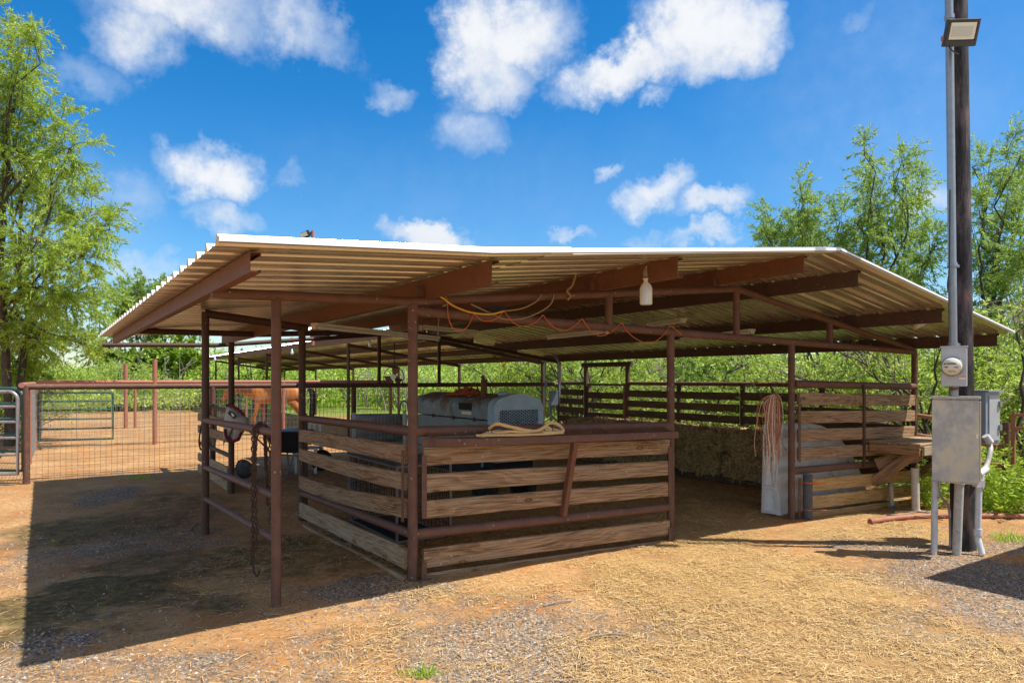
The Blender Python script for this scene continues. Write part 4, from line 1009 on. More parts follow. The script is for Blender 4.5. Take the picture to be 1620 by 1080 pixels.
mb = MB(); mb.tube(spline([PM(358,641,-.03), PM(366,641,-.05), PM(378,648,-.06), PM(387,657,-.03)], 4), .02, 8); obj('binding', mb, maroon, fm); mb = MB(); mb.tube(spline([PM(356,678,-.07), PM(358,691,-.07), PM(367,698,-.06), PM(377,694,-.05), PM(381,683,-.04)], 4), .022, 8); obj('binding', mb, maroon, fm)
mb = MB(); mb.bar(PM(362,651,-.085), PM(372,660,-.105), .015, .06); obj('care_tag', mb, blackpl, fm)
mb = MB(); mb.bar(PM(364.5,652.5,-.094), PM(370,658,-.113), .003, .03); obj('tag_print', mb, whitep, fm)
# ================================================================== things on the barn floor
# wheelbarrow
Yw = 12.4
wb = thing('wheelbarrow', at(445,748,Yw), 'black tub wheelbarrow with blue handle grips behind the alley', 'wheelbarrow')
a0, a1 = at(420,684,Yw), at(469,684,Yw); zt, zb = ZY(684,Yw), ZY(717,Yw); mb = MB(); dpt = .6
x0, x1 = a0.x, a1.x+.12
def rectq(x0, x1, y0, y1, z): return [(x0,y0,z),(x1,y0,z),(x1,y1,z),(x0,y1,z)]
mb.hexa(rectq(x0+.12,x1-.15,Yw+.1,Yw+dpt-.1,zb), rectq(x0,x1,Yw,Yw+dpt,zt)); mb.hexa(rectq(x0-.02,x1+.02,Yw-.02,Yw+dpt+.02,zt+.0005), rectq(x0-.02,x1+.02,Yw-.02,Yw+dpt+.02,zt+.02))
obj('tub', mb, blackpl, wb, bevel=.02)
mb = MB()
for y in (Yw+.08, Yw+.5): mb.tube([(x0-.32,y,zt+.02),(x0+.1,y,zb-.02),(x1-.1,y,zb-.05),(x1+.25,y,.2)], .017, 8)
obj('frame', mb, greyp, wb)
for y in (Yw+.08, Yw+.5): obj('handle_grip', MB().tube([(x0-.42,y,zt+.06),(x0-.28,y,zt)], .022, 8), bluegrip, wb)
for y in (Yw+.08, Yw+.5): obj('leg', MB().tube([(x1-.45,y,zb),(x1-.42,y,-.02),(x1-.3,y,-.02),(x1-.2,y,zb)], .015, 8), greyp, wb)
wheel((x1+.25, Yw+.3, .2), False, .2, .09, wb)
# grey feed pan tipped on its side
Yp = 11.5; c = at(381,748,Yp)
fpn = thing('rubber_feed_pan', (c.x,c.y,0), 'grey ribbed rubber pan tipped over behind the fly mask post', 'feed pan')
mb = MB(); M = Matrix.Rotation(R(-60), 3, 'X') @ Matrix.Rotation(R(20), 3, 'Y')
mb.lathe((c.x,c.y,.13), [(.0001,.0),(.13,.01),(.16,.12),(.175,.15),(.165,.15),(.15,.12),(.125,.02),(.0001,.015)], 24, M); obj('pan_shell', mb, greyrub, fpn)
mb = MB()
for k in range(8):
    a = k*math.pi/4; mb.tube([Vector((c.x,c.y,.13))+M @ Vector((.135*math.cos(a),.135*math.sin(a),.02)), Vector((c.x,c.y,.13))+M @ Vector((.178*math.cos(a),.178*math.sin(a),.14))], .01, 6)
obj('pan_rib', mb, greyrub, fpn)
# white plastic chair behind the second post
Yc2 = 12.6; b0_ = at(486,746,Yc2)
ch = thing('plastic_chair', (b0_.x,b0_.y,0), 'white plastic chair half hidden behind the second stall post', 'chair')
cx = b0_.x-.03
obj('seat', MB().box((cx,Yc2+.2,.42), (.42,.42,.03)), whitep, ch, bevel=.01)
mb = MB()
for k in range(4): mb.box((cx-.15+.1*k,Yc2+.42,.66), (.06,.025,.42))
mb.box((cx,Yc2+.42,.86), (.42,.03,.05)); obj('backrest', mb, whitep, ch, bevel=.006)
for dx in (-.18,.18):
    for dy in (.02,.38): obj('leg', MB().hexa(rectq(cx+dx-.02,cx+dx+.02,Yc2+dy-.02,Yc2+dy+.02,-.06), rectq(cx+dx-.03,cx+dx+.03,Yc2+dy-.03,Yc2+dy+.03,.404)), whitep, ch)
# water tank in the corral behind the wire
c = at(600,690,19.6); tk = thing('stock_tank', (c.x,c.y,0), 'dark grey oval stock tank in the corral behind the wire fence', 'tank')
mb = MB(); prof = [(.0001,.05),(.70,.05),(.76,.66),(.80,.70),(.82,.66),(.76,.0)]
M = Matrix.Diagonal((1.0,.55,1)); mb.lathe((c.x,c.y,0), prof, 32, M); obj('tank_wall', mb, tankm, tk)
obj('water', MB().lathe((c.x,c.y,0), [(.0001,.5),(.745,.5)], 32, M), simple('dark_water', (.03,.04,.04), .08), tk)
obj('fill_hose', MB().tube(spline([(c.x+.55,c.y,.4),(c.x+.62,c.y-.1,.95),(c.x+.72,c.y-.15,1.08),(c.x+.85,c.y-.2,.95),(c.x+.9,c.y-.2,.1)], 5), .02, 8), greenp, tk)
# wire dog crate
cr = thing('wire_crate', F(.73,1.9,0), 'black wire dog crate with a grey lid inside the front stall', 'crate')
t0, t1, s0, s1, zc = .40, 1.02, 1.24, 2.62, .80
mb = MB()
for t, s in ((t0,s0),(t1,s0),(t0,s1),(t1,s1)): mb.bar(F(t,s,-.03), F(t,s,zc), .022, .022)
for z in (.03, zc): 
    for a, b in (((t0,s0),(t1,s0)),((t1,s0),(t1,s1)),((t1,s1),(t0,s1)),((t0,s1),(t0,s0))): mb.bar(F(*a,z), F(*b,z), .018, .018)
obj('frame', mb, greyp, cr)
mb = MB()
for (a, b, n) in (((t0,s0),(t1,s0),14),((t0,s0),(t0,s1),30),((t1,s0),(t1,s1),30),((t0,s1),(t1,s1),14)):
    for k in range(1, n): mb.bar(F(lerp(a[0],b[0],k/n), lerp(a[1],b[1],k/n), .03), F(lerp(a[0],b[0],k/n), lerp(a[1],b[1],k/n), zc), .004, .004)
    for k in range(1, 7): mb.bar(F(*a,.03+k*.11), F(*b,.03+k*.11), .005, .005)
obj('wire_panel', mb, blackpl, cr)
obj('lid', MB().hexa([F(t0-.02,s0-.02,zc+.012), F(t1+.02,s0-.02,zc+.012), F(t1+.02,s1+.02,zc+.012), F(t0-.02,s1+.02,zc+.012)], [F(t0-.02,s0-.02,zc+.03), F(t1+.02,s0-.02,zc+.03), F(t1+.02,s1+.02,zc+.03), F(t0-.02,s1+.02,zc+.03)]), greyrub, cr)
obj('tray', MB().hexa([F(t0+.02,s0+.02,.0), F(t1-.02,s0+.02,.0), F(t1-.02,s1-.02,.0), F(t0+.02,s1-.02,.0)], [F(t0+.02,s0+.02,.03), F(t1-.02,s0+.02,.03), F(t1-.02,s1-.02,.03), F(t0+.02,s1-.02,.03)]), black, cr)
# tall grey angle panel left of the crate
pn = thing('kennel_panel', F(.25,2.9,0), 'tall black wire kennel panel with a grey upright standing behind the left stall planks', 'kennel panel')
p0 = at(560,825,8.2); p1 = at(640,825,8.75)
for q_ in ((p0.x,p0.y),(p1.x,p1.y)): obj('upright', MB().bar((q_[0],q_[1],-.05), (q_[0],q_[1],1.30), .035, .035), conduit, pn)
mb = MB()
for k in range(1, 26):
    x_, y_ = lerp(p0.x,p1.x,k/26), lerp(p0.y,p1.y,k/26); mb.bar((x_,y_,.0), (x_,y_,1.12), .004, .004)
for k in range(12): mb.bar((p0.x,p0.y,.02+.1*k), (p1.x,p1.y,.02+.1*k), .004, .004)
obj('wire_panel', mb, blackpl, pn)
# white fibreglass camper shell on edge behind the right panel
tp = thing('camper_shell', F(6.2,.7,0), 'dirty white fibreglass camper shell leaning on edge behind the right panel', 'camper shell')
def cs(t, s, z): p = F(t, s, z); return (p.x, p.y, z+GZ(p.x,p.y))
base = [(5.27,.2),(7.55,.30),(7.55,.9),(5.24,.40)]; topq = [(5.36,.40),(6.35,.46),(6.35,.66),(5.40,.50)]
mb = MB()
nseg = 10; rings = []
for i in range(nseg+1):
    u = i/nseg; z = 1.17*math.sin(u*math.pi/2*.98)
    k = u**1.5
    rings.append([cs(lerp(a[0],b[0],k if a[0] > 6 else u), lerp(a[1],b[1],u), z) for a, b in zip(base, topq)])
vs = [v for r_ in rings for v in r_]
mb.add(vs, [(i*4+k, i*4+(k+1) % 4, (i+1)*4+(k+1) % 4, (i+1)*4+k) for i in range(nseg) for k in range(4)]); mb.add(rings[-1], [(0,1,2,3)])
obj('shell', mb, fibre, tp, bevel=.02)
mb = MB()
for a, b in (((5.245,.2,0),(5.35,.42,1.15)),((5.215,.41,0),(5.38,.50,1.15)),((5.24,.2,.03),(5.215,.41,.03)),((5.265,.27,.35),(5.25,.43,.35))): mb.bar(cs(*a), cs(*b), .06, .035)
obj('rim_flange', mb, whitep, tp, bevel=.004)
mb = MB()
for t, tt in ((6.05,5.85),(6.9,6.15)): mb.bar(cs(t,.2,.05), cs(tt,.44,1.05), .03, .012)
obj('moulded_rib', mb, whitep, tp)
# twine hanging by the post
rr2 = random.Random(12); hx = F(5.12,.16,1.52)
tw = thing('twine_bundle', hx, 'bundle of pink and white baling twine hanging from a hook at the post', 'twine')
groups_ = [MB(), MB(), MB()]
for k in range(80):
    L_ = rr2.uniform(.4,.9) if k % 3 < 2 else rr2.uniform(.7,1.15); dx = rr2.gauss(-.045,.05); dy = rr2.gauss(0,.04)
    pts = [hx+Vector((rr2.gauss(0,.01),rr2.gauss(0,.01),0)), hx+Vector((dx*.9,dy,-.07)), hx+Vector((dx*1.3,dy*1.2,-L_*.4)), hx+Vector((dx*(1.1+rr2.uniform(-.4,.4)),dy,-L_*.75)), hx+Vector((dx*(1+rr2.uniform(-.5,.5)),dy+rr2.gauss(0,.02),-L_))]
    groups_[k % 3].tube(spline(pts, 3), .0045, 4, False)
for g_, m_ in zip(groups_, (twine2, twine1, twine3)): obj('twine_strand', g_, m_, tw)
obj('hook', MB().bar(F(5.10,.16,1.50), F(5.0,.16,1.62), .03, .015), pipe, tw)
# weathered bench bracketed to the right panel
wbn = thing('work_shelf', F(7.4,-.4,.4), 'grey weathered plank work shelf bracketed to the right front panel', 'shelf')
for k in range(5):
    s = -.09-.148*k; plank(F(6.85+.03*(k % 2),s,.842), F(8.35-.04*(k % 2),s,.842), .03, .14, wood_pale if k % 2 else wood, wbn, bolts=False, name='shelf_board', seed=k+50)
plank(F(6.87,-.08,.765), F(6.87,-.74,.765), .12, .035, wood, wbn, bolts=False, name='shelf_apron', seed=71); plank(F(8.3,-.08,.765), F(8.3,-.74,.765), .12, .035, wood_pale, wbn, bolts=False, name='shelf_apron', seed=72)
plank(F(6.9,-.765,.765), F(8.3,-.765,.765), .12, .035, wood_pale, wbn, bolts=False, name='shelf_apron', seed=73)
for t in (6.97, 8.22):
    mb = MB().bar(F(t,-.66,.72), F(t,-.07,.26), .04, .14, (AX,AY,0)); 
    plank(F(t,-.66,.76), F(t,-.075,.27), .14, .04, wood, wbn, bolts=False, name='shelf_brace', seed=int(t*10))
plank(F(7.12,-.62,.72), F(7.0,-.11,.5), .2, .03, wood, wbn, bolts=False, name='shelf_brace', seed=88)
# foam sleeve and pvc pipes standing at the panel
p = F(5.40,-.10); fo = thing('foam_pipe_sleeve', (p.x,p.y,0), 'dark grey foam insulated water pipe with orange ties at the panel foot', 'pipe')
obj('sleeve', MB().tube([(p.x,p.y,-.05),(p.x,p.y,.50)], .058, 14), foam, fo)
mb = MB()
for z in (.40,.06): mb.tube([(p.x+.061*math.cos(a*.524),p.y+.061*math.sin(a*.524),z) for a in range(13)], .006, 6).tube([(p.x+.03,p.y-.06,z),(p.x+.2,p.y-.09,z+.01)], .005, 6)
obj('cable_tie', mb, simple('orange_tie', (.75,.12,.02), .5), fo)
for px_, py_, pt_, r_, lab, cap in ((1411,805,764,.03,'short slim pvc riser with capped top by the fresh pine boards',True),(1449,811,740,.05,'taller fat pvc pipe standing just right of the short riser',False)):
    b = G(px_, py_); st = thing('pvc_pipe', b, lab, 'pipe'); zt = ZY(pt_, b.y)
    obj('pipe_body', MB().tube([(b.x,b.y,b.z-.05),(b.x-.015,b.y,zt)], r_, 14), pvc, st)
    obj('pipe_collar', MB().tube([(b.x-.015,b.y,zt-.045),(b.x-.015,b.y,zt+.006)], r_*1.22, 14) if cap else MB().tube([(b.x,b.y,b.z-.02),(b.x,b.y,b.z+.05)], r_*1.18, 14), pvc if not cap else greyp, st)
    if cap: obj('primer_band', MB().tube([(b.x,b.y,b.z-.01),(b.x,b.y,b.z+.06)], r_*1.1, 12), simple('blue_primer', (.04,.16,.38), .5), st)
# pipe and sticks lying on the ground at right
pp = [G(1376,829), G(1420,823), G(1470,820), G(1540,820), G(1640,821)]
for v in pp: v.z += .035
mb = MB().tube(spline(pp, 4), .032, 12); top('fallen_pipe', mb, redpipe, pp[0], 'rusty pipe lying on the gravel behind the utility pole', 'pipe')
mb = MB()
for a, b in (((1402,818),(1492,826)),((1415,813),(1490,817)),((1408,822),(1478,811)),((1440,812),(1495,822))):
    p, q = G(*a), G(*b); mb.tube([p+Vector((0,0,.03)), (p+q)/2+Vector((0,.02,.05)), q+Vector((0,0,.03))], .008, 6)
top('dry_sticks', mb, barkpale, G(1450,818), 'few dry pale sticks lying across the fallen pipe', 'sticks')
mb = MB()
for a, b in (((930,1010),(990,1006)),((1170,1030),(1195,1045)),((1010,1060),(1060,1074)),((860,960),(905,952)),((150,978),(176,972)),((288,852),(312,828))):
    p, q = G(*a), G(*b); mb.tube([p+Vector((0,0,.012)), (p+q)/2+Vector((.01,.015,.02)), q+Vector((0,0,.012))], .006, 6)
tag(top('twigs', mb, barkpale, G(960,1010), 'scattered thin twigs on the yard', 'twigs'), kind='stuff')
# the stray board at the left and a bottle-like stone
p = G(300,842); q = G(288,850)
# ================================================================== lamps and cords under the roof
mb_ = None
p = F(1.99, S(1022,1.99)); Yl = p.y
lm = thing('corn_lamp', (p.x,p.y,ZY(425,Yl)), 'white cylindrical corn cob led lamp hanging from a rafter end', 'lamp')
def zy(py): return ZY(py, Yl)
obj('socket', MB().lathe((p.x,p.y,0), [(.0001,zy(424)),(.022,zy(425)),(.028,zy(432)),(.026,zy(440)),(.034,zy(441))], 16), greyp, lm)
obj('lamp_neck', MB().lathe((p.x,p.y,0), [(.034,zy(441)),(.022,zy(443)),(.024,zy(447)),(.049,zy(452)),(.05,zy(454))], 16), lampw, lm)
obj('led_body', MB().lathe((p.x,p.y,0), [(.049,zy(454)),(.054,zy(455)),(.054,zy(481)),(.046,zy(482)),(.0001,zy(482))], 20), ledglass, lm)
mb = MB()
for k in range(14):
    a = k*math.pi/7
    for j in range(8): mb.box((p.x+.0545*math.cos(a), p.y+.0545*math.sin(a), lerp(zy(457),zy(479),j/7)), (.006,.006,.010))
obj('led_chip', mb, simple('led_chip', (.75,.62,.25), .4), lm)
obj('hang_cord', MB().tube(spline([(p.x,p.y,zy(425)),(p.x+.02,p.y,zy(419)),(p.x+.035,p.y,zy(413)),(p.x+.02,p.y,zy(409))], 4), .012, 8), yellowcord, lm)
obj('reflector_ring', MB().lathe((p.x+.05,p.y+.01,zy(418)), [(.03,.0),(.055,.01),(.05,.03),(.02,.04)], 14, Matrix.Rotation(R(70),3,'Y')), greyp, lm)
def tube_light(a, b, label, wd=.11, rods=True):
    a, b = Vector(a), Vector(b); o = thing('fluorescent_fixture', (a+b)/2, label, 'light fixture', 'fluorescent fixtures under the barn roof')
    obj('housing', MB().bar(a, b, wd, .035), lampw, o); d = (b-a).normalized(); sd_ = d.cross(Vector((0,0,1))).normalized()
    for k in (-1, 1): obj('tube', MB().tube([a+d*.04+sd_*k*.03-Vector((0,0,.035)), b-d*.04+sd_*k*.03-Vector((0,0,.035))], .016, 8), trimm, o)
    obj('end_socket', MB().box(a-Vector((0,0,.03)), (.05,.05,.05)).box(b-Vector((0,0,.03)), (.05,.05,.05)), lampw, o)
    if rods:
        mb = MB()
        for u in (.15,.85): c = a.lerp(b,u); tt = ts(c.x,c.y)[0]; mb.tube([c+Vector((0,0,.015)), Vector((c.x,c.y,float(roof_z(tt))-.02))], .004, 5)
        obj('hanger', mb, blackcord, o)
    return o
tube_light(at(497,513,8.16), at(692,534,10.5), 'long cream fluorescent fixture hung lowest at the left of the barn')
tube_light(at(667,516,10.3), at(752,524,11.4), 'fluorescent fixture hung just right of the corner post top')
tube_light(at(868,532,11.7), at(960,522,10.4), 'fluorescent fixture hung above the welder grille')
tube_light(at(1026,513,11.2), at(1082,505,10.2), 'short fluorescent fixture right behind the corn lamp')
tube_light(at(1080,536,11.6), at(1190,522,9.8), 'fluorescent fixture hung above the hay bales')
p = F(6.66, -.55); zb = float(roof_z(6.66))-.2
cl = thing('clamp_lamp', (p.x,p.y,zb), 'white cone clamp lamp hanging under the right roof slope', 'lamp')
c = at(1453,512,p.y); M = Matrix.Rotation(R(-28),3,'Y')
obj('reflector', MB().lathe((c.x,c.y,c.z), [(.02,.06),(.045,.03),(.085,-.04),(.08,-.04),(.04,.025)], 18, M), lampw, cl); obj('socket', MB().lathe((c.x,c.y,c.z), [(.0001,.13),(.022,.13),(.024,.06)], 12, M), blackpl, cl)
obj('flex', MB().tube(spline([c+Vector((-.06,0,.12)), c+Vector((-.09,0,.2)), c+Vector((-.04,0,.28)), Vector((p.x,p.y,zb+.15))], 5), .006, 6), ropedull, cl)
mb = MB(); mb.tube(spline([c+Vector((.08,0,-.03)), c+Vector((.2,0,.02)), c+Vector((.38,0,.16)), c+Vector((.46,0,.40)), at(1500,460,p.y)], 6), .005, 6)
top('lamp_cord', mb, ropedull, c, 'thin slack cord running from the clamp lamp to the utility pole', 'cord')
# cords
def cordpts(lst, s=-.06): return [F(T(px, s), s, ZY(py, F(T(px, s), s).y)) for px, py in lst]
mb = MB(); mb.tube(spline(cordpts([(708,476),(709,500),(716,518),(728,523),(740,516),(750,496)]), 5), .0042, 6)
for a in ([(750,496),(763,507),(778,507),(790,500),(797,491)],[(797,491),(812,510),(828,516),(845,511),(859,498)],[(859,498),(873,515),(890,523),(905,518),(921,504)],[(921,504),(932,520),(948,531),(965,526),(984,510)],[(984,510),(992,524),(1010,538),(1030,543),(1048,531),(1060,515)],[(1060,515),(1070,522),(1078,530)]):
    mb.tube(spline(cordpts(a), 5), .0042, 6)
top('extension_cord', mb, orangecord, F(1.5,-.06,2.25), 'orange extension cord draped in swags along the front truss', 'cord')
mb = MB(); mb.tube(spline(cordpts([(689,466),(700,471),(718,484),(745,494),(775,497),(797,492)]), 5), .009, 6)
top('yellow_cord', mb, yellowcord, F(.3,-.06,2.33), 'thick yellow power cord sagging from the corner post top', 'cord')
mb = MB(); mb.tube(spline(cordpts([(797,492),(825,488),(848,477),(856,466)]), 5), .007, 6); mb.tube(spline(cordpts([(745,481),(775,495),(800,505),(830,503),(860,490),(873,478),(876,466)], -.05), 5), .007, 6); mb.tube(spline(cordpts([(704,466),(708,480),(700,484)], -.05), 5), .006, 6)
mb.tube(spline(cordpts([(898,474),(902,468),(897,460),(905,452),(911,434)], -.05), 5), .011, 6)
top('beige_cord', mb, ropedull, F(1,-.06,2.35), 'beige cord looped between the two front truss pipes', 'cord')
pb = at(790,492,6.2); top('plug_strip', MB().bar(at(752,490,6.3), at(787,487,6.3), .03, .035).box(at(793,488,6.3), (.07,.04,.05)), blackpl, pb, 'dark plug connection hanging among the cords', 'plug')
p = at(695,530,10.4)
top('pull_cord', MB().tube([at(694,500,10.4), at(693,532,10.4)], .007, 6), lampw, p, 'white pull cord hanging at the end of the long fixture', 'cord')
# conduit and boxes at the back right corner
ec = thing('breaker_box', F(7.9,SB,1.2), 'grey electrical breaker box on the back corner post with two conduits', 'electrical box')
Yb = F(8.0,SB).y-.15
q0, q1 = at(871,618,Yb), at(882,640,Yb)
mb = MB(); x0,x1 = at(868,0,Yb).x, at(882,0,Yb).x; z0,z1 = ZY(641,Yb), ZY(618,Yb); mb.box(((x0+x1)/2,Yb,(z0+z1)/2), (x1-x0,.12,z1-z0)); obj('box_body', mb, boxblue, ec, bevel=.008)
x_ = at(862.5,0,Yb).x; mb = MB().box((x_,Yb,ZY(609,Yb)), (.09,.08,.13)); obj('switch_box', mb, boxblue, ec)
obj('conduit', MB().tube([(x_,Yb,ZY(640,Yb)),(x_,Yb,ZY(570,Yb))], .018, 8), conduit, ec)
x_ = at(883,0,Yb).x; obj('conduit', MB().tube(spline([(x_+.03,Yb,ZY(640,Yb)),(x_+.02,Yb,ZY(580,Yb)),(x_-.02,Yb,ZY(568,Yb)),(x_-.12,Yb,ZY(561,Yb))], 5), .03, 8), conduit, ec)
x_ = at(871,0,Yb).x; obj('conduit', MB().tube([(x_,Yb,z0),(x_,Yb,-.15)], .03, 8), conduit, ec)
# shop fan hung in the far shed
Yf = F(7.7,13.2).y
Yf = 19.5; c = at(623,596,Yf)
fn = thing('shop_fan', (c.x,c.y,c.z), 'round wire cage shop fan hanging from the far shed roof', 'fan')
mb = MB(); ring_ = [(c.x+.29*math.cos(a*.2618), c.y, c.z+.29*math.sin(a*.2618)) for a in range(25)]; mb.tube(ring_, .012, 6, False)
for k in range(8): a = k*math.pi/4; mb.tube([(c.x,c.y-.05,c.z),(c.x+.29*math.cos(a),c.y,c.z+.29*math.sin(a))], .004, 4)
obj('cage', mb, blackcord, fn)
for a in (200, 320, 80):
    a = R(a); u_ = Vector((math.cos(a),0,math.sin(a))); v_ = Vector((-math.sin(a),.3,math.cos(a))); mb = MB()
    q = [c+u_*.05-v_*.05, c+u_*.25-v_*.11, c+u_*.25+v_*.11, c+u_*.05+v_*.05]; mb.hexa(q, [k+Vector((0,.008,0)) for k in q]); obj('blade', mb, purl, fn)
obj('motor', MB().tube([c-Vector((0,.1,0)), c+Vector((0,.14,0))], .08, 12), lampw, fn); obj('hanger', MB().tube([c+Vector((0,.1,.05)), (c.x,c.y+.1,2.75)], .015, 6), blackcord, fn)
for px_, py_, Y_, lab in ((340,567,24,'bare bulb lamp hanging nearest the left end of the far shed'),(462,556,21,'bare bulb lamp hanging between the two left barn posts in the far shed'),(585,543,19.5,'bare bulb lamp hanging highest in the far shed')):
    c = at(px_, py_, Y_); o = thing('bulb_lamp', c, lab, 'lamp', 'bare bulbs in the far shed')
    obj('bulb', MB().lathe(c, [(.0001,-.10),(.04,-.08),(.045,-.03),(.022,.04),(.02,.08),(.0001,.08)], 12), ledglass, o); obj('flex', MB().tube([c+Vector((0,0,.07)), c+Vector((0,0,.45))], .006, 5), blackcord, o)
# floodlight mast
Ym_ = 21.0; b = at(495, 546, Ym_)
ms_ = thing('light_mast', (b.x,b.y,b.z), 'thin red mast on the far shed carrying a floodlight above the barn roof', 'light mast')
obj('mast', MB().tube([b, at(495,365,Ym_)], .05, 8), redpipe, ms_)
c = at(484,371,Ym_)
fl_ = MB().box(c, (.26,.16,.2), Matrix.Rotation(R(-25),3,'Y') @ Matrix.Rotation(R(20),3,'X')); obj('floodlight_head', fl_, floodm, ms_, bevel=.01)
obj('floodlight_glass', MB().box(c+Vector((-.03,-.09,-.02)), (.2,.02,.13), Matrix.Rotation(R(-25),3,'Y') @ Matrix.Rotation(R(20),3,'X')), glassm, ms_); obj('bracket', MB().bar(c+Vector((.1,0,.03)), at(496,367,Ym_), .03, .06), floodm, ms_)
# ================================================================== utility pole and boxes
Yq = 6.85; pb_ = at(1524, 868, Yq); Yq = pb_.y
up_ = thing('utility_pole', (pb_.x,pb_.y,0), 'tall black tarred timber utility pole at the right', 'utility pole')
mb = MB(); zs = [-.3,0,1,2,3,4,5,6,7,8,8.8]
pts = [(pb_.x-.012*z, pb_.y, z) for z in zs]; mb.tube(pts, [.112-.0035*max(z,0) for z in zs], 20); obj('pole_shaft', mb, polem, up_)
cq = Vector((at(1508,0,Yq-.16).x, Yq-.16, 0))
ztb = ZY(550, Yq-.16)
obj('conduit', MB().tube([(cq.x,cq.y,ztb),(cq.x-.012*3,cq.y,5),(cq.x-.09,cq.y,8.3)], .036, 14), conduit, up_)
for py_ in (545, 419, 28, 62):
    mb = MB(); z = ZY(py_, cq.y); xx = cq.x-.012*(z-2); mb.tube([(xx,cq.y,z-.02),(xx,cq.y,z+.02)], .044, 14); mb.bar((xx,cq.y,z), (xx+.12,cq.y+.08,z), .012, .03)
    obj('conduit_strap', mb, conduit, up_)
phi = R(36); ux = Vector((math.cos(phi), -math.sin(phi), 0)); un = Vector((-math.sin(phi), -math.cos(phi), 0))  # right-hand and outward
Mbx = Matrix((ux, -un, Vector((0,0,1)))).transposed()
def wbox(mb, cpos, size): return mb.box(cpos, size, Mbx)
# meter socket
Yt = 6.50; c = at(1510, 580, Yt); wd, ht, dp = .205, .37, .11
c = c-un*(-dp/2)
mt = thing('meter_box', (c.x,c.y,c.z-ht/2), 'grey meter socket with a round glass electric meter above the breaker cabinet', 'meter box')
obj('box_body', wbox(MB(), c, (wd, dp, ht)), boxm, mt, bevel=.006)
obj('box_flange', wbox(MB(), c+Vector((0,0,ht/2+.003))+un*.004, (wd+.012, dp+.012, .012)), boxm, mt)
Mm = Matrix((ux, Vector((0,0,1)), un)).transposed(); cf = c+un*(dp/2)+Vector((0,0,.0))-ux*.012
obj('meter_ring', MB().lathe(cf, [(.092,.0),(.092,.02),(.085,.028),(.08,.028)], 28, Mm), conduit, mt)
obj('meter_glass', MB().lathe(cf, [(.082,.02),(.08,.075),(.074,.088),(.0001,.09)], 28, Mm), simple('cream_meter_face', (.68,.66,.56), .25, 0, .03), mt)
mb = MB(); wbox(mb, cf+un*.0915+Vector((0,0,.026)), (.075,.003,.016)); obj('meter_display', mb, simple('lcd_grey', (.16,.17,.11), .3), mt)
mb = MB()
for dx_, dz_, w_ in ((-.052,.026,.018),(-.04,-.006,.02),(-.05,-.006,.006),(.02,-.006,.006),(.04,-.008,.022)): wbox(mb, cf+un*.0915+ux*dx_+Vector((0,0,dz_)), (w_,.003,.008))
for k in range(6): wbox(mb, cf+un*.0915+ux*(-.028+.011*k)+Vector((0,0,-.04)), (.006,.003,.003)); wbox(mb, cf+un*.0915+ux*(-.022+.011*k)+Vector((0,0,-.05)), (.006,.003,.003))
obj('meter_markings', mb, black, mt)
mb = MB(); wbox(mb, c+un*(dp/2+.001)+ux*.068+Vector((0,0,-.105)), (.05,.003,.028)); obj('warning_sticker', mb, whitep, mt)
mb = MB(); wbox(mb, c+un*(dp/2+.0025)+ux*.068+Vector((0,0,-.095)), (.05,.003,.008)); obj('sticker_band', mb, orangecord, mt)
mb = MB().tube([c+un*.02+Vector((0,0,-ht/2)), c+un*.02+Vector((0,0,-ht/2-.13))], .036, 14); obj('coupling', mb, conduit, mt)
mb = MB().tube([c+un*.05+ux*.0+Vector((-.02,0,-ht/2-.025)), c+un*.05+Vector((.03,0,-ht/2-.02))], .018, 8); obj('latch_seal', mb, purl, mt)
# breaker cabinet
c = at(1511, 697, 6.42); wd, ht, dp = .372, .80, .14; c = c+un*(-dp/2)
bx = thing('breaker_cabinet', (c.x,c.y,c.z-ht/2), 'large stained galvanised breaker cabinet on the utility pole', 'electrical cabinet')
obj('cabinet_body', wbox(MB(), c, (wd-.012, dp, ht)), panelm, bx, bevel=.004)
obj('cabinet_door', wbox(MB(), c+un*(dp/2+.006), (wd, .012, ht-.03)), panelm, bx, bevel=.004)
obj('cabinet_hood', wbox(MB(), c+Vector((0,0,ht/2+.006))+un*.01, (wd+.02, dp+.05, .022)), panelm, bx)
mb = MB(); wbox(mb, c+un*(dp/2+.016)+ux*(wd/2-.015)+Vector((0,0,.05)), (.012,.012,.035)); obj('hasp', mb, trimm, bx)
mb = MB(); wbox(mb, c+ux*(wd/2+.006), (.012, dp*.9, ht-.06)); obj('side_flange', mb, simple('tan_stained_steel', (.42,.36,.25), .45, .4, .15, 10), bx, bevel=.003)
zb = c.z-ht/2
# disconnect
c2 = at(1558, 660, 7.0); phi2 = R(52); u2 = Vector((math.cos(phi2)*.9, -.1, 0)).normalized()
ds = thing('disconnect_box', (c2.x,c2.y,c2.z-.27), 'blue grey disconnect box with two latches on the far side of the pole', 'electrical box')
M2 = Matrix.Rotation(R(22), 3, 'Z')
f_ = lambda dx, dy, dz: Vector(c2)+M2 @ Vector((dx,dy,dz))
obj('box_body', MB().box(f_(0,0,0), (.215,.16,.53), M2), boxblue, ds, bevel=.006); obj('box_door', MB().box(f_(.012,-.085,0), (.16,.012,.46), M2), boxm, ds, bevel=.003); obj('box_hood', MB().box(f_(0,-.015,.272), (.23,.20,.016), M2), boxblue, ds)
for dz in (.14,-.1): obj('latch', MB().box(f_(.085,-.1,dz), (.03,.02,.055), M2), conduit, ds)
cc = f_(.02,-.06,-.27)
obj('elbow_conduit', MB().tube(spline([at(1561,690,6.85), at(1566,697,6.85), at(1566,704,6.85), at(1567,712,6.8), at(1562,732,6.75), at(1556,744,6.7), at(1549,748,6.62)], 4), .024, 10), pvc, ds)
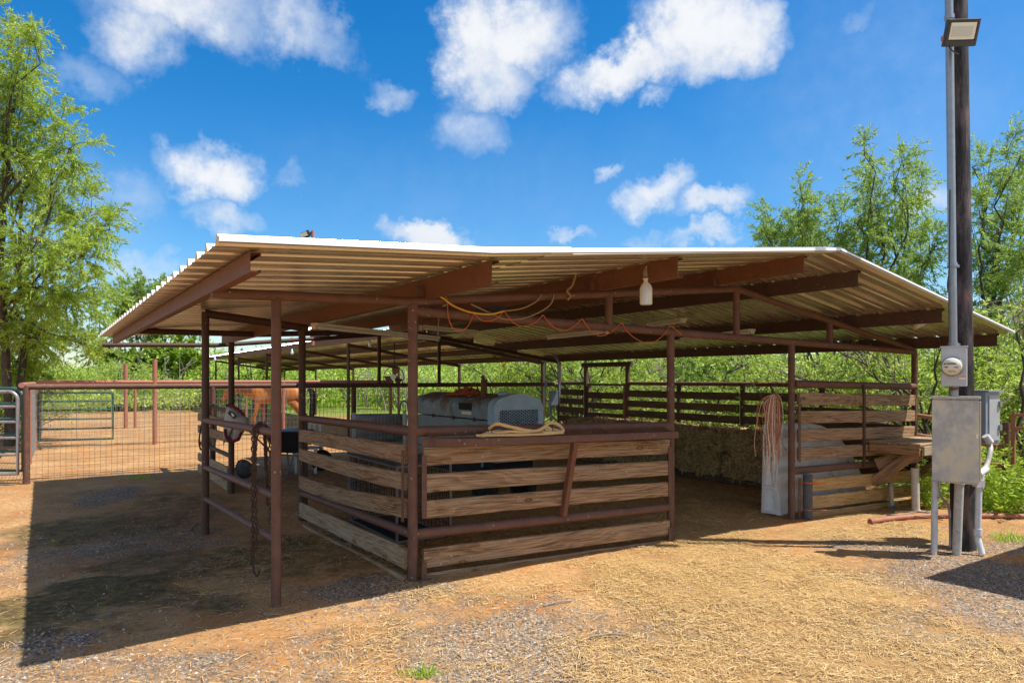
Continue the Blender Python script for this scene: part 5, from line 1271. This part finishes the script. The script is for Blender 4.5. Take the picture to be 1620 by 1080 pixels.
obj('elbow_fitting', MB().tube([at(1559,689,6.83), at(1567,700,6.83)], .034, 10).tube([at(1548,750,6.6), at(1560,742,6.68)], .034, 10), pvcl, ds)
# pipes to the ground below the cabinet
def riser(px0, px1, base, r_, m, label, Y, extra=None):
    z1 = zb-.005; b = G(px0, base); p1 = at(px1, 765, Y); o = thing('conduit_riser', (b.x,b.y,0), label, 'conduit')
    return o, b, p1
o, b, p1 = riser(1495, 1495, 867, .027, pvcl, 'pale slim pvc riser at the left under the breaker cabinet', 6.45)
b = Vector((p1.x-.01, 6.9-.02, 0)); obj('pipe_body', MB().tube([(p1.x-.0,6.62,-.05),(p1.x,6.6,ZY(755,6.6))], .029, 14), pvcl, o)
o, b, p1 = riser(1513, 1516, 870, .04, pvc, 'thick stained pvc riser in front of the pole', 6.5)
q = at(1513, 866, 6.62); q2 = at(1518, 755, 6.55); obj('pipe_body', MB().tube([(q.x,q.y,-.05),(q2.x,q2.y,ZY(755,q2.y))], .040, 16), pvc, o)
obj('pipe_collar', MB().tube([(q2.x,q2.y,ZY(762,q2.y)-.02),(q2.x,q2.y,ZY(756,q2.y))], .046, 16), pvcl, o)
o, b, p1 = riser(1548, 1548, 870, .03, pvcl, 'pale pvc riser with a kicked out foot right of the pole', 6.6)
Yr = 6.62; obj('pipe_body', MB().tube(spline([at(1554,876,Yr-.05), at(1551,866,Yr-.03), at(1547,850,Yr), at(1547,838,Yr), at(1548,800,Yr), at(1549,762,Yr)], 4), .028, 14), pvcl, o)
obj('pipe_collar', MB().tube([at(1547,846,Yr), at(1547,836,Yr)], .036, 14), pvcl, o); obj('conduit_body', MB().box(at(1548,764,Yr), (.075,.07,.07)).tube([at(1551,772,Yr), at(1552,748,Yr)], .03, 12), pvcl, o)
o = top('ground_cable', MB().tube(spline([at(1486,758,6.5), at(1486,775,6.5), at(1489,786,6.55), at(1500,800,6.62), at(1503,830,6.66), at(1503,866,6.66)], 4), .011, 8), greyp, at(1486,758,6.5), 'thin grey ground cable curling under the breaker cabinet', 'cable')
# pole floodlight
Yg = 6.45; c = at(1522, 52, Yg)
pf = thing('floodlight', c, 'square led floodlight clamped high on the utility pole', 'floodlight')
Mf = Matrix.Rotation(R(-3), 3, 'Z') @ Matrix.Rotation(R(22), 3, 'X')
g_ = lambda dx, dy, dz: Vector(c)+Mf @ Vector((dx,dy,dz))
obj('lamp_case', MB().box(g_(0,.02,0), (.30,.045,.235), Mf), floodm, pf, bevel=.008)
obj('lamp_bezel', MB().box(g_(0,-.008,.105), (.285,.012,.018), Mf).box(g_(0,-.008,-.092), (.285,.012,.045), Mf).box(g_(-.132,-.0085,.006), (.02,.012,.15), Mf).box(g_(.132,-.0085,.006), (.02,.012,.15), Mf), floodm, pf)
obj('lamp_glass', MB().box(g_(0,-.006,.014), (.235,.006,.145), Mf), glassm, pf, bevel=.002); obj('led_panel', MB().box(g_(-.004,-.0105,.01), (.185,.003,.085), Mf), simple('led_grey_panel', (.50,.54,.53), .3, 0, .03), pf)
mb = MB()
for k in range(7): mb.box(g_(-.12+.04*k,.055,0), (.008,.03,.2), Mf)
obj('cooling_fin', mb, floodm, pf)
obj('bracket', MB().bar(at(1490,62,Yg+.05), at(1500,54,Yg+.03), .02, .035).bar(at(1490,62,Yg+.05), at(1504,67,Yg+.1), .02, .035), redpipe, pf); obj('flex', MB().tube(spline([at(1501,72,Yg+.05), at(1504,78,Yg), at(1510,83,Yg), at(1516,86,Yg+.1)], 4), .007, 6), blackcord, pf)
top('drop_wire', MB().tube(spline([at(1503,300,6.62), at(1502,420,6.62), at(1500,440,6.62), at(1499,452,6.7), at(1500,462,6.8)], 5), .006, 6), blackcord, at(1503,300,6.62), 'thin dark wire running down beside the pole conduit', 'wire')
# ================================================================== vegetation
def unit(v): return v/np.maximum(np.linalg.norm(v, axis=-1, keepdims=True), 1e-9)
def leaf_quads(P, D, L, Wd, r):
    n = len(P); s_ = unit(np.cross(D, r.normal(0,1,(n,3)))); m = P+D*(L*.45)[:,None]; t = P+D*L[:,None]
    V = np.stack([P, m+s_*Wd[:,None]/2, t, m-s_*Wd[:,None]/2], 1).reshape(-1,3)
    return V, np.arange(n*4).reshape(-1,4)
def bez(a, b, c, n):
    u = np.linspace(0,1,n)[:,None]; return (1-u)**2*a+2*u*(1-u)*b+u*u*c
def plant(r, base, clumps, trunk_r, leafL, leafW, leaves_per_twig, twigs_per_sub, subs_per_m, droop, twigL, fork=.3, up=.2, spread=.6, seg=6, bare=0, forks=0):
    """base xyz; clumps [(centre, radii)] -> wood MB, leaf verts/faces, bare twig MB"""
    wood_ = MB(); bare_ = MB(); TP = []; TD = []; base = np.array(base, float); base0 = base; fks = []
    CC = np.array([c for c, _ in clumps], float)
    for i in range(forks):
        k = CC[r.integers(len(CC))]; h = CC[:,2].max()-base[2]; e = base+np.array([(k[0]-base[0])*.3, (k[1]-base[1])*.4, h*r.uniform(.2,.34)])
        path = bez(base+np.array([r.normal(0,trunk_r*.8), r.normal(0,trunk_r*.8), 0]), (base+e)/2+r.normal(0,.12,3), e, 8); rr_ = np.linspace(trunk_r*r.uniform(.75,1), trunk_r*.55, 8); rr_[0] *= 1.25
        wood_.tube([Vector(p) for p in path], list(rr_), 10, False); fks.append(e)
    for c, rad in clumps:
        c = np.array(c, float); rad = np.array(rad, float)
        base = base0 if not forks else min(fks, key=lambda e_: np.linalg.norm((e_-c)[:2])+r.random()*.8)
        h = c[2]-base[2]
        mid = base+np.array([(c[0]-base[0])*r.uniform(.15,.45), (c[1]-base[1])*r.uniform(.15,.45), h*r.uniform(.5,.72)])+r.normal(0,.12,3)*h*.3
        limb = bez(base, mid, c, 10)+np.concatenate([np.zeros((1,3)), r.normal(0,.025*max(h,1),(9,3))])
        k = trunk_r*r.uniform(.45,.9); k = k if not forks else trunk_r*r.uniform(.3,.5)
        rs = list(np.linspace(k, .010, 10))
        wood_.tube([Vector(p) for p in limb], rs, seg, False)
        ns = max(4, int(subs_per_m*rad.mean()*3))
        for _ in range(ns):
            q0 = limb[r.integers(5,10)]; v = unit(r.normal(0,1,3)); e = c+v*rad*r.uniform(.35,1.0)**.6
            m = (q0+e)/2+np.array([0,0,up*rad[2]])+r.normal(0,.1,3)*rad
            sub = bez(q0, m, e, 7); wood_.tube([Vector(p) for p in sub[::2]], [max(.008,trunk_r*.10),max(.006,trunk_r*.06),.006,.004][:len(sub[::2])], 4, False)
            if r.random() < bare:
                for _k in range(4):
                    p = sub[r.integers(2,7)]; d = unit(r.normal(0,1,3)+np.array([0,0,.2])); bare_.tube([Vector(p), Vector(p+d*twigL*.6), Vector(p+d*twigL*1.1+r.normal(0,.08,3))], [.007,.005,.003], 4, False)
                if r.random() < .5: continue
            for _k in range(twigs_per_sub):
                p = sub[r.integers(2,7)]; d = unit(unit(p-c)*.6+r.normal(0,spread,3)+unit(e-q0)*.5); tl = twigL*r.uniform(.5,1.3)
                u = r.random(leaves_per_twig)**.8
                pos = p+d*(u*tl)[:,None]-np.array([0,0,1])*(droop*(u*tl)**2)[:,None]
                TP.append(pos); dd = unit(d+np.array([0,0,-1])*(droop*.9)+r.normal(0,.55,(leaves_per_twig,3))); TD.append(dd)
    P = np.concatenate(TP); D = np.concatenate(TD); n = len(P)
    V, q = leaf_quads(P, D, leafL*r.uniform(.6,1.35,n), leafW*r.uniform(.7,1.3,n), r)
    return wood_, V, q, bare_
def make_plant(name, loc, label, cat, leafm, barkm, args, group=None, leafname='foliage', woodname='trunk'):
    o = thing(name, loc, label, cat, group); wd, V, q, br = plant(**args)
    me = bpy.data.meshes.new(woodname); me.from_pydata(wd.v, [], wd.f); me.polygons.foreach_set('use_smooth', wd.sm); me.update(); finish(woodname, me, barkm, o, None, local=True)
    np_mesh(leafname, V, q, leafm, o)
    if br.v:
        me = bpy.data.meshes.new('bare_twig'); me.from_pydata(br.v, [], br.f); me.update(); finish('bare_twig', me, barkpale, o, None, local=True)
    return o
def pxclumps(lst, Y0, base, seed, dy=1.0, flat=1.0):
    r = np.random.default_rng(seed); out = []
    for a in lst:
        px, py, rx = a[:3]; rz = a[3] if len(a) > 3 else rx; Y = Y0+r.uniform(-dy,dy); p = at(px, py, Y)
        out.append(((p.x-base[0], p.y-base[1], p.z-base[2]), (rx/FPX*Y, rx/FPX*Y*flat, rz/FPX*Y)))
    return out
def px_tree(name, px, Y, lst, label, leafm, seed, tr, group, **kw):
    base = (((px-810)/FPX)*Y, Y, 0.0); r = np.random.default_rng(seed)
    a = dict(r=r, base=(0,0,-.1), clumps=pxclumps(lst, Y, base, seed+1, kw.pop('dy', 1.2)), trunk_r=tr, leafL=.11, leafW=.022, leaves_per_twig=32, twigs_per_sub=9, subs_per_m=4.6, droop=.55, twigL=.55, forks=3)
    a.update(kw); return make_plant(name, base, label, 'tree', leafm, bark, a, group)
px_tree('mesquite_tree', 18, 18, [(15,75,52,40),(-45,60,75),(35,135,52,45),(-10,180,80),(85,195,50,42),(120,235,36,32),(20,270,80),(-70,260,100),(140,335,46,42),(85,300,55),(60,375,75,60),(-30,390,90),(130,405,42,36),(85,450,58,45),(10,470,75),(120,490,38,30),(60,535,55,35),(-10,550,70,45),(140,545,26,18),(168,365,20,26),(20,590,45,28),(70,600,36,22),(100,545,42,36),(150,450,28,30),(60,60,26,24),(-20,620,50,24)],
        'large feathery mesquite tree leaning over the corral at the left edge', leaf_yel, 11, .13, None, bare=.10, dy=1.8, subs_per_m=6.0, twigs_per_sub=11, leaves_per_twig=38)
px_tree('mesquite_tree', 1300, 18.5, [(1228,350,34,30),(1208,375,22,18),(1268,318,24,34),(1290,350,34),(1262,372,38),(1320,380,36),(1335,345,20,26),(1300,410,45,30)],
        'lowest feathery mesquite crown just above the right end of the barn roof', leaf_mid, 21, .10, None, droop=.42, up=.45, twigL=.55, twigs_per_sub=12, subs_per_m=5.4)
px_tree('mesquite_tree', 1405, 18.0, [(1374,240,12,34),(1378,300,28,42),(1362,350,34),(1422,262,14,40),(1415,325,34,42),(1452,285,14,34),(1450,350,30,40),(1390,395,42),(1440,415,40),(1475,385,22,40),(1400,455,48),(1460,475,36),(1345,420,30)],
        'tall feathery mesquite with upright spires left of the utility pole', leaf_mid, 31, .12, None, droop=.38, up=.5, twigL=.55, twigs_per_sub=11, subs_per_m=5.6)
px_tree('mesquite_tree', 1575, 17.0, [(1556,265,15,40),(1598,245,18,44),(1622,262,22,50),(1578,330,32,44),(1548,340,16,40),(1625,345,40),(1600,405,42),(1562,425,28,40),(1655,420,60),(1590,480,40),(1640,500,50),(1550,480,18,34)],
        'tall airy mesquite behind and right of the utility pole', leaf_mid, 41, .11, None, droop=.38, up=.5, twigL=.55, twigs_per_sub=11, subs_per_m=5.6)
px_tree('oak_tree', 262, 44, [(240,555,30,28),(278,548,28,26),(220,582,26,20),(300,575,26,24),(255,590,34,16),(320,595,30,18)],
        'dark round leaved tree with a forked bare branch behind the tall corral posts', leaf_dark, 51, .24, None, leafL=.22, leafW=.14, droop=.2, leaves_per_twig=26, twigs_per_sub=10, bare=.25)
px_tree('mesquite_tree', 245, 47, [(235,455,34,22),(205,475,34,26),(270,475,36,28),(185,505,28,24),(240,500,44,30),(300,490,40,32),(335,470,30,26),(160,560,22,12)],
        'distant loose mesquite crown seen over the left eave of the barn', leaf_mid, 61, .24, None, leafL=.24, leafW=.07, droop=.35, twigL=1.0, bare=.15)
r_ = np.random.default_rng(71); bp = F(9.6, -.9)
make_plant('bare_limbed_tree', (bp.x,bp.y,-.15), 'low mesquite with dark arching bare limbs behind the right front panel', 'tree', leaf_brush, bark,
    dict(r=r_, base=(0,0,0), clumps=[((-2.6,2.0,1.9),(.5,.5,.3)),((-1.6,1.6,2.5),(.5,.5,.3)),((-3.3,1.6,1.4),(.4,.4,.3)),((-.8,.5,2.7),(.5,.5,.3)),((-1.2,1.2,1.5),(.4,.4,.3)),((.9,-.5,2.2),(.5,.5,.4)),((-2.2,1.0,2.3),(.5,.4,.2)),((.3,.4,3.0),(.6,.6,.4))],
    trunk_r=.07, leafL=.09, leafW=.026, leaves_per_twig=16, twigs_per_sub=4, subs_per_m=8, droop=.4, twigL=.5, bare=.9, forks=2, up=.1))
# brush prototypes: domed, many stems from the ground
def bush_args(seed, w, h, n, leafL, leafW, bare, droop=.3, twigs=8, lpt=24, tr=.045):
    r = np.random.default_rng(seed); cl_ = []
    for k in range(n):
        a = r.uniform(0, 6.28); q = r.uniform(0,1)**.5; z = h*(.22+.62*r.random()*(1-.35*q)); cl_.append(((math.cos(a)*q*w*.5, math.sin(a)*q*w*.5, z), (w*.2, w*.2, h*.15)))
    return dict(r=r, base=(0,0,-.1), clumps=cl_, trunk_r=tr, leafL=leafL, leafW=leafW, leaves_per_twig=lpt, twigs_per_sub=twigs, subs_per_m=4.5, droop=droop, twigL=.5, bare=bare, up=.3, spread=.8)
bushes = []
BL = ['bright feathery green brush bush of the thicket beyond the plank fence', 'dense yellow green bush of the thicket beyond the plank fence', 'loose bush with bare pale twigs in the thicket beyond the plank fence']
for k, (sd_, w_, h_, n_, lm_, br_) in enumerate(((101,3.6,3.4,15,leaf_brush,.2),(102,3.0,3.0,14,leaf_yel,.1),(103,4.0,3.9,15,leaf_brush,.6))):
    t, s = ((10.6,1.2),(10.4,3.6),(10.7,6.2))[k]; p = F(t, s)
    bushes.append(make_plant('brush_bush', (p.x,p.y,-.15), BL[k], 'bush', lm_, bark, bush_args(sd_, w_, h_, n_, .085, .030, br_+.15, lpt=20, twigs=7), 'bushes of the thicket beyond the plank fence', woodname='stem'))
spots = [(10.3,8.6,1),(10.8,11.0,0),(12.8,-.6,2),(13.2,2.4,1),(13.0,5.2,2),(13.4,8.0,0),(12.6,10.8,2),(11.6,-2.6,1),(13.6,-3.6,0),(12.4,15.4,1),(12.0,13.4,0),(15.5,.8,0),(15.6,4.2,1),(15.4,7.6,2),(15.2,11.4,0),(14.2,16.0,2),(11.6,16.4,1),(16,-2.5,2),(14.4,-6.2,1),(17.5,-5.4,0),(11.2,-1.0,0),(13.6,19.0,1)]
for i, (t, s, k) in enumerate(spots):
    p = F(t+rnd.uniform(-.3,.3), s+rnd.uniform(-.3,.3)); sc_ = rnd.uniform(.8,1.35)
    copy_tree(bushes[k], Matrix.Translation((p.x,p.y,-.15)) @ Matrix.Rotation(rnd.uniform(0,6.28),4,'Z') @ Matrix.Scale(sc_,4))
bl = []
for x, y, k, sc_, lab in ((-29.5,43,1,.8,'low yellow green bush behind the corral gate'),(-14.6,19.0,0,.6,'low leafy bush left of the large mesquite trunk'),(-16.5,23.5,2,.6,'twiggy low bush behind the large mesquite'),(-25.5,40,1,1.0,'distant round bush left of the tall corral post'),(-22.0,38,0,1.0,'distant feathery bush right of the tall corral post')):
    copy_tree(bushes[k], Matrix.Translation((x,y,-.1)) @ Matrix.Rotation(rnd.uniform(0,6.28),4,'Z') @ Matrix.Scale(sc_,4), lab, 'scattered bushes outside the corral')
# far wood: leaves of one continuous belt
r = np.random.default_rng(200); P = []; D = []
def belt(n, x0, x1, y0, y1, h0, h1, wd, per, lL):
    for _ in range(n):
        x = r.uniform(x0,x1); y = r.uniform(y0,y1); h = r.uniform(h0,h1); w_ = wd*r.uniform(.7,1.3)
        for k in range(5):
            c = np.array([x+r.normal(0,w_*.5), y+r.normal(0,w_*.4), h*r.uniform(.25,.85)]); v = unit(r.normal(0,1,(per//5,3)))*r.uniform(.35,1,(per//5,1))**.5
            p = c+v*np.array([w_*.6,w_*.6,h*.26]); p[:,2] = np.maximum(p[:,2], .05); P.append(p); D.append(unit(v*.5+r.normal(0,.6,v.shape)+np.array([0,0,-.25])))
belt(120, -24, 10, 44, 58, 2.8, 4.6, 2.2, 620, .2)
belt(50, -24, 12, 40, 46, 1.6, 2.8, 1.6, 620, .2)
belt(60, 6, 34, 28, 44, 3.0, 4.6, 2.2, 620, .2)
belt(70, -80, -24, 62, 90, 2.2, 4.2, 4, 620, .3)
belt(46, -34, -17, 35, 42, .7, 1.7, 1.5, 520, .2)
P = np.concatenate(P); D = np.concatenate(D); n = len(P); dist = P[:,1]/45
V, q = leaf_quads(P, D, .24*dist*r.uniform(.6,1.4,n), .105*dist*r.uniform(.6,1.4,n), r)
tag(np_mesh('far_brush', V, q, leaf_brush), 'far belt of bright green brush behind the corrals', 'brush', kind='stuff')
mb = MB(); rr3 = random.Random(91)
for k in range(170):
    x = rr3.uniform(-24, 22); y = rr3.uniform(38, 47); h = rr3.uniform(1.2, 3.6); lx, ly = rr3.gauss(0,.9), rr3.gauss(0,.5)
    mb.tube([(x,y,0),(x+lx*.3,y+ly*.3,h*.45),(x+lx,y+ly,h)], [.05,.035,.012], 4, False)
    for j in range(3):
        u = rr3.uniform(.4,.9); p = Vector((x+lx*u*u, y+ly*u*u, h*u)); mb.tube([p, p+Vector((rr3.gauss(0,.6),rr3.gauss(0,.3),rr3.uniform(.1,.7)))], [.022,.008], 4, False)
tag(top('far_brush_stems', mb, barkpale, (0,42,0), 'pale bare stems standing in the far brush', 'brush'), kind='stuff')
# low grass and weeds in the far paddock
r = np.random.default_rng(201); n = 42000; y = 30+26*r.random(n); x = r.uniform(-1,.55,n)*y*.78; g_ = smooth(33, 44, y+x*.25+(fbm(x,y,.15,4,12)-.5)*18); k = r.random(n) < g_; x, y = x[k], y[k]; n = len(x)
V, q = leaf_quads(np.stack([x,y,np.zeros(n)],-1), unit(np.stack([r.normal(0,.35,n),r.normal(0,.35,n),np.ones(n)],-1)), r.uniform(.12,.5,n), r.uniform(.05,.11,n), r)
tag(np_mesh('paddock_grass', V, q, leaf_weed), 'tall bright grass and weeds of the far paddock', 'grass', kind='stuff')
# hills
hx = np.linspace(-700, 500, 160); hy = np.array([300, 330, 370, 420, 520]); HX, HY = np.meshgrid(hx, hy)
hz = np.array([-2, 2.5, 5.5, 7.5, 8.0])[:,None]*(.75+.5*fbm(HX, HY, .012, 4, 60))+fbm(HX, HY, .12, 3, 61)*1.6-.8
hi_ = np.arange(hz.size).reshape(hz.shape); q = np.stack([hi_[:-1,:-1],hi_[:-1,1:],hi_[1:,1:],hi_[1:,:-1]],-1).reshape(-1,4)
def hill_fn(nt, b):
    p = worldpos(nt); f = nt.noise(p, .22, 8, .7); setp(nt, b, nt.ramp(f, [(.35,(.055,.10,.03)),(.6,(.16,.22,.06)),(.75,(.24,.28,.10))]), .9, 0, nt.bump(f, 1, 2), .1)
tag(np_mesh('hills', np.stack([HX,HY,hz],-1).reshape(-1,3), q, material('wooded_hill', hill_fn)), kind='structure')
# tall weeds at the right
def weed_mesh(seed, nst, h):
    r = np.random.default_rng(seed); st = MB(); P = []; D = []; L = []
    for _ in range(nst):
        a = r.uniform(0,6.28); lean = r.uniform(.05,.45); hh = h*r.uniform(.55,1.1); b = np.array([r.normal(0,.07),r.normal(0,.07),-.03]); d = np.array([math.cos(a)*lean,math.sin(a)*lean,1]); pts = [b+d*hh*u+np.array([math.cos(a),math.sin(a),0])*lean*hh*u*u*.5 for u in np.linspace(0,1,6)]
        st.tube([Vector(p) for p in pts], [.006,.005,.005,.004,.003,.002], 4, False)
        for k in range(34):
            u = r.uniform(.15,1); i = min(4,int(u*5)); p = pts[i]+(pts[i+1]-pts[i])*(u*5-i); b2 = r.uniform(0,6.28)
            P.append(p); D.append([math.cos(b2),math.sin(b2),r.uniform(-.1,.8)]); L.append(r.uniform(.06,.15)*(1.2-.5*u))
    P = np.array(P); D = unit(np.array(D)); L = np.array(L); V, q = leaf_quads(P, D, L, L*.26, r); return st, V, q
wp = []
for k, (nst, h) in enumerate(((11,.8),(9,1.0),(10,.6))):
    o = thing('weed_plant', (0,0,0), 'lush green weed growing along the rusty fence at the right edge', 'weed', 'weeds along the rusty fence at the right')
    st, V, q = weed_mesh(70+k, nst, h); me = bpy.data.meshes.new('stem'); me.from_pydata(st.v, [], st.f); me.update(); finish('stem', me, leaf_weed, o, None, local=True); np_mesh('foliage', V, q, leaf_weed, o); wp.append(o)
wspots = [(1560,815),(1580,818),(1612,815),(1598,790),(1575,765),(1620,785),(1556,790),(1583,735),(1600,718),(1622,722),(1640,760),(1560,742),(1468,806),(1486,782),(1570,800),(1600,808),(1630,800),(1585,780),(1612,770),(1560,770),(1640,775),(1595,755),(1625,750),(1570,748),(1462,798),(1474,790),(1482,802),(1545,795),(1650,815),(1605,738),(1640,742)]
for i, (px, py) in enumerate(wspots):
    p = G(px, py); M = Matrix.Translation(p) @ Matrix.Rotation(rnd.uniform(0,6.28),4,'Z') @ Matrix.Scale(rnd.uniform(.8,1.15)*(.7 if px < 1500 else 1),4)
    if i < 3: wp[i].matrix_basis = M; W[wp[i].name] = M
    else:
        c = copy_tree(wp[i % 3], M)
        if px < 1500: c['label'] = 'small green weed sprouting between the pvc pipes and the breaker cabinet'; c['group'] = 'weeds by the pvc pipes'
# grass tufts
def tuft(px, py, n, h, spread, label, seed):
    r = np.random.default_rng(seed); g0_ = G(px, py); b = np.array(g0_)
    P = np.stack([b[0]+r.normal(0,spread,n), b[1]+r.normal(0,spread*.6,n), np.full(n,b[2])],-1); P[:,2] = surf(P[:,0],P[:,1])-.005
    V, q = leaf_quads(P, unit(np.stack([r.normal(0,.6,n),r.normal(0,.6,n),np.ones(n)*.8],-1)), h*r.uniform(.4,1.2,n), np.full(n,.008), r)
    o = np_mesh('grass_tuft', V-np.array(g0_), q, leaf_weed); o.location = g0_; W[o.name] = Matrix.Translation(g0_); tag(o, label, 'grass tuft')
tuft(668,1066,110,.07,.06,'small pale grass tuft sprouting in the sunny dirt at the bottom',1)
tuft(222,757,120,.09,.10,'green grass tuft in the shade under the back wire fence',2)
tuft(1600,856,160,.13,.12,'bright grass tuft on the gravel right of the utility pole',3)
tuft(325,938,16,.035,.03,'tiny green sprout on the dark dung patch',4)
tuft(86,858,12,.03,.03,'tiny sprout just inside the left edge of the roof shadow',5)
# ================================================================== horse
def horse(loc, sc_, rz):
    me = bpy.data.meshes.new('horse'); J = {}; vs = []; es = []; rads = []
    def v(name, x, y, z, rx, ry=None): J[name] = len(vs); vs.append((x,y,z)); rads.append((rx, ry or rx))
    def e(*n):
        for a, b in zip(n, n[1:]): es.append((J[a], J[b]))
    v('pelvis',.55,0,1.20,.25,.27); v('croup',.78,0,1.22,.20,.22); v('loin',.25,0,1.17,.25,.29); v('barrel',-.1,0,1.14,.27,.31); v('chest',-.42,0,1.18,.24,.29); v('withers',-.55,0,1.24,.16,.24)
    v('neck1',-.82,0,1.30,.12,.19); v('neck2',-1.05,0,1.35,.10,.15); v('poll',-1.24,0,1.37,.09,.11); v('cheek',-1.34,0,1.22,.085,.12); v('nose',-1.45,0,1.02,.06,.075); v('muzzle',-1.50,0,.92,.055,.06)
    e('croup','pelvis','loin','barrel','chest','withers','neck1','neck2','poll','cheek','nose','muzzle')
    for s_, sx in ((1,'l'),(-1,'r')):
        o_ = .06*s_
        v('sho'+sx,-.46,.13*s_,.92,.11); v('elb'+sx,-.44+o_,.15*s_,.74,.075); v('kne'+sx,-.46+o_*2,.15*s_,.44,.045); v('fet'+sx,-.46+o_*2,.15*s_,.14,.034); v('hof'+sx,-.50+o_*2,.15*s_,.03,.055)
        e('chest','sho'+sx,'elb'+sx,'kne'+sx,'fet'+sx,'hof'+sx)
        v('sti'+sx,.50,.16*s_,.92,.15); v('gas'+sx,.64-o_,.16*s_,.70,.085); v('hoc'+sx,.80-o_*2,.15*s_,.52,.05); v('ank'+sx,.76-o_*2,.15*s_,.16,.034); v('hho'+sx,.70-o_*2,.15*s_,.03,.055)
        e('pelvis','sti'+sx,'gas'+sx,'hoc'+sx,'ank'+sx,'hho'+sx)
        v('ear'+sx,-1.25,.05*s_,1.47,.03); v('eat'+sx,-1.27,.065*s_,1.56,.012); e('poll','ear'+sx,'eat'+sx)
    me.from_pydata(vs, es, []); t_ = bpy.data.objects.new('skin_tmp', me); COL.objects.link(t_); t_.modifiers.new('s','SKIN'); sb = t_.modifiers.new('u','SUBSURF'); sb.levels = 2; sb.render_levels = 2
    for sv, rd in zip(me.skin_vertices[0].data, rads): sv.radius = rd
    me.skin_vertices[0].data[0].use_root = True
    dg = bpy.context.evaluated_depsgraph_get(); m2 = bpy.data.meshes.new_from_object(t_.evaluated_get(dg)); bpy.data.objects.remove(t_)
    m2.polygons.foreach_set('use_smooth', [True]*len(m2.polygons)); m2.materials.clear(); m2.name = 'horse'
    M = Matrix.Translation(loc) @ Matrix.Rotation(rz,4,'Z') @ Matrix.Scale(sc_,4)
    o = finish('horse', m2, horsem, None, M); tag(o, 'sorrel horse with a dark tail standing with lowered head behind the wire fences', 'horse')
    def part(name, mb, m):
        k = bpy.data.meshes.new(name); k.from_pydata(mb.v, [], mb.f); k.polygons.foreach_set('use_smooth', mb.sm); k.update(); finish(name, k, m, o, None, local=True)
    part('tail', MB().tube(spline([Vector(p) for p in ((.92,0,1.30),(1.04,0,1.22),(1.08,0,.95),(1.05,0,.6),(1.0,0,.4))], 4), [.04,.05,.06,.075,.085,.09,.095,.095,.1,.1,.1,.095,.09,.08,.06,.04,.02], 8), hairm)
    mb = MB()
    for k in range(16):
        u = k/15; x = lerp(-.62,-1.22,u); z = lerp(1.46,1.47,u); mb.tube([(x,0,z),(x-.02,-.09,z-.06),(x-.01,-.15,z-.24)], [.03,.035,.012], 5)
    part('mane', mb, simple('chestnut_mane', (.16,.05,.018), .7))
    mb = MB()
    for s_ in (1,-1): mb.lathe((-1.33,.085*s_,1.29), [(.0001,-.018),(.018,0),(.0001,.018)], 8)
    part('eye', mb, black)
    mb = MB()
    for s_ in (1,-1): mb.lathe((-1.505,.035*s_,.94), [(.0001,-.012),(.014,0),(.0001,.012)], 8)
    part('nostril', mb, black)
hp = at(436, 690, 21.6); horse((hp.x, hp.y, 0), 1.07, R(8))
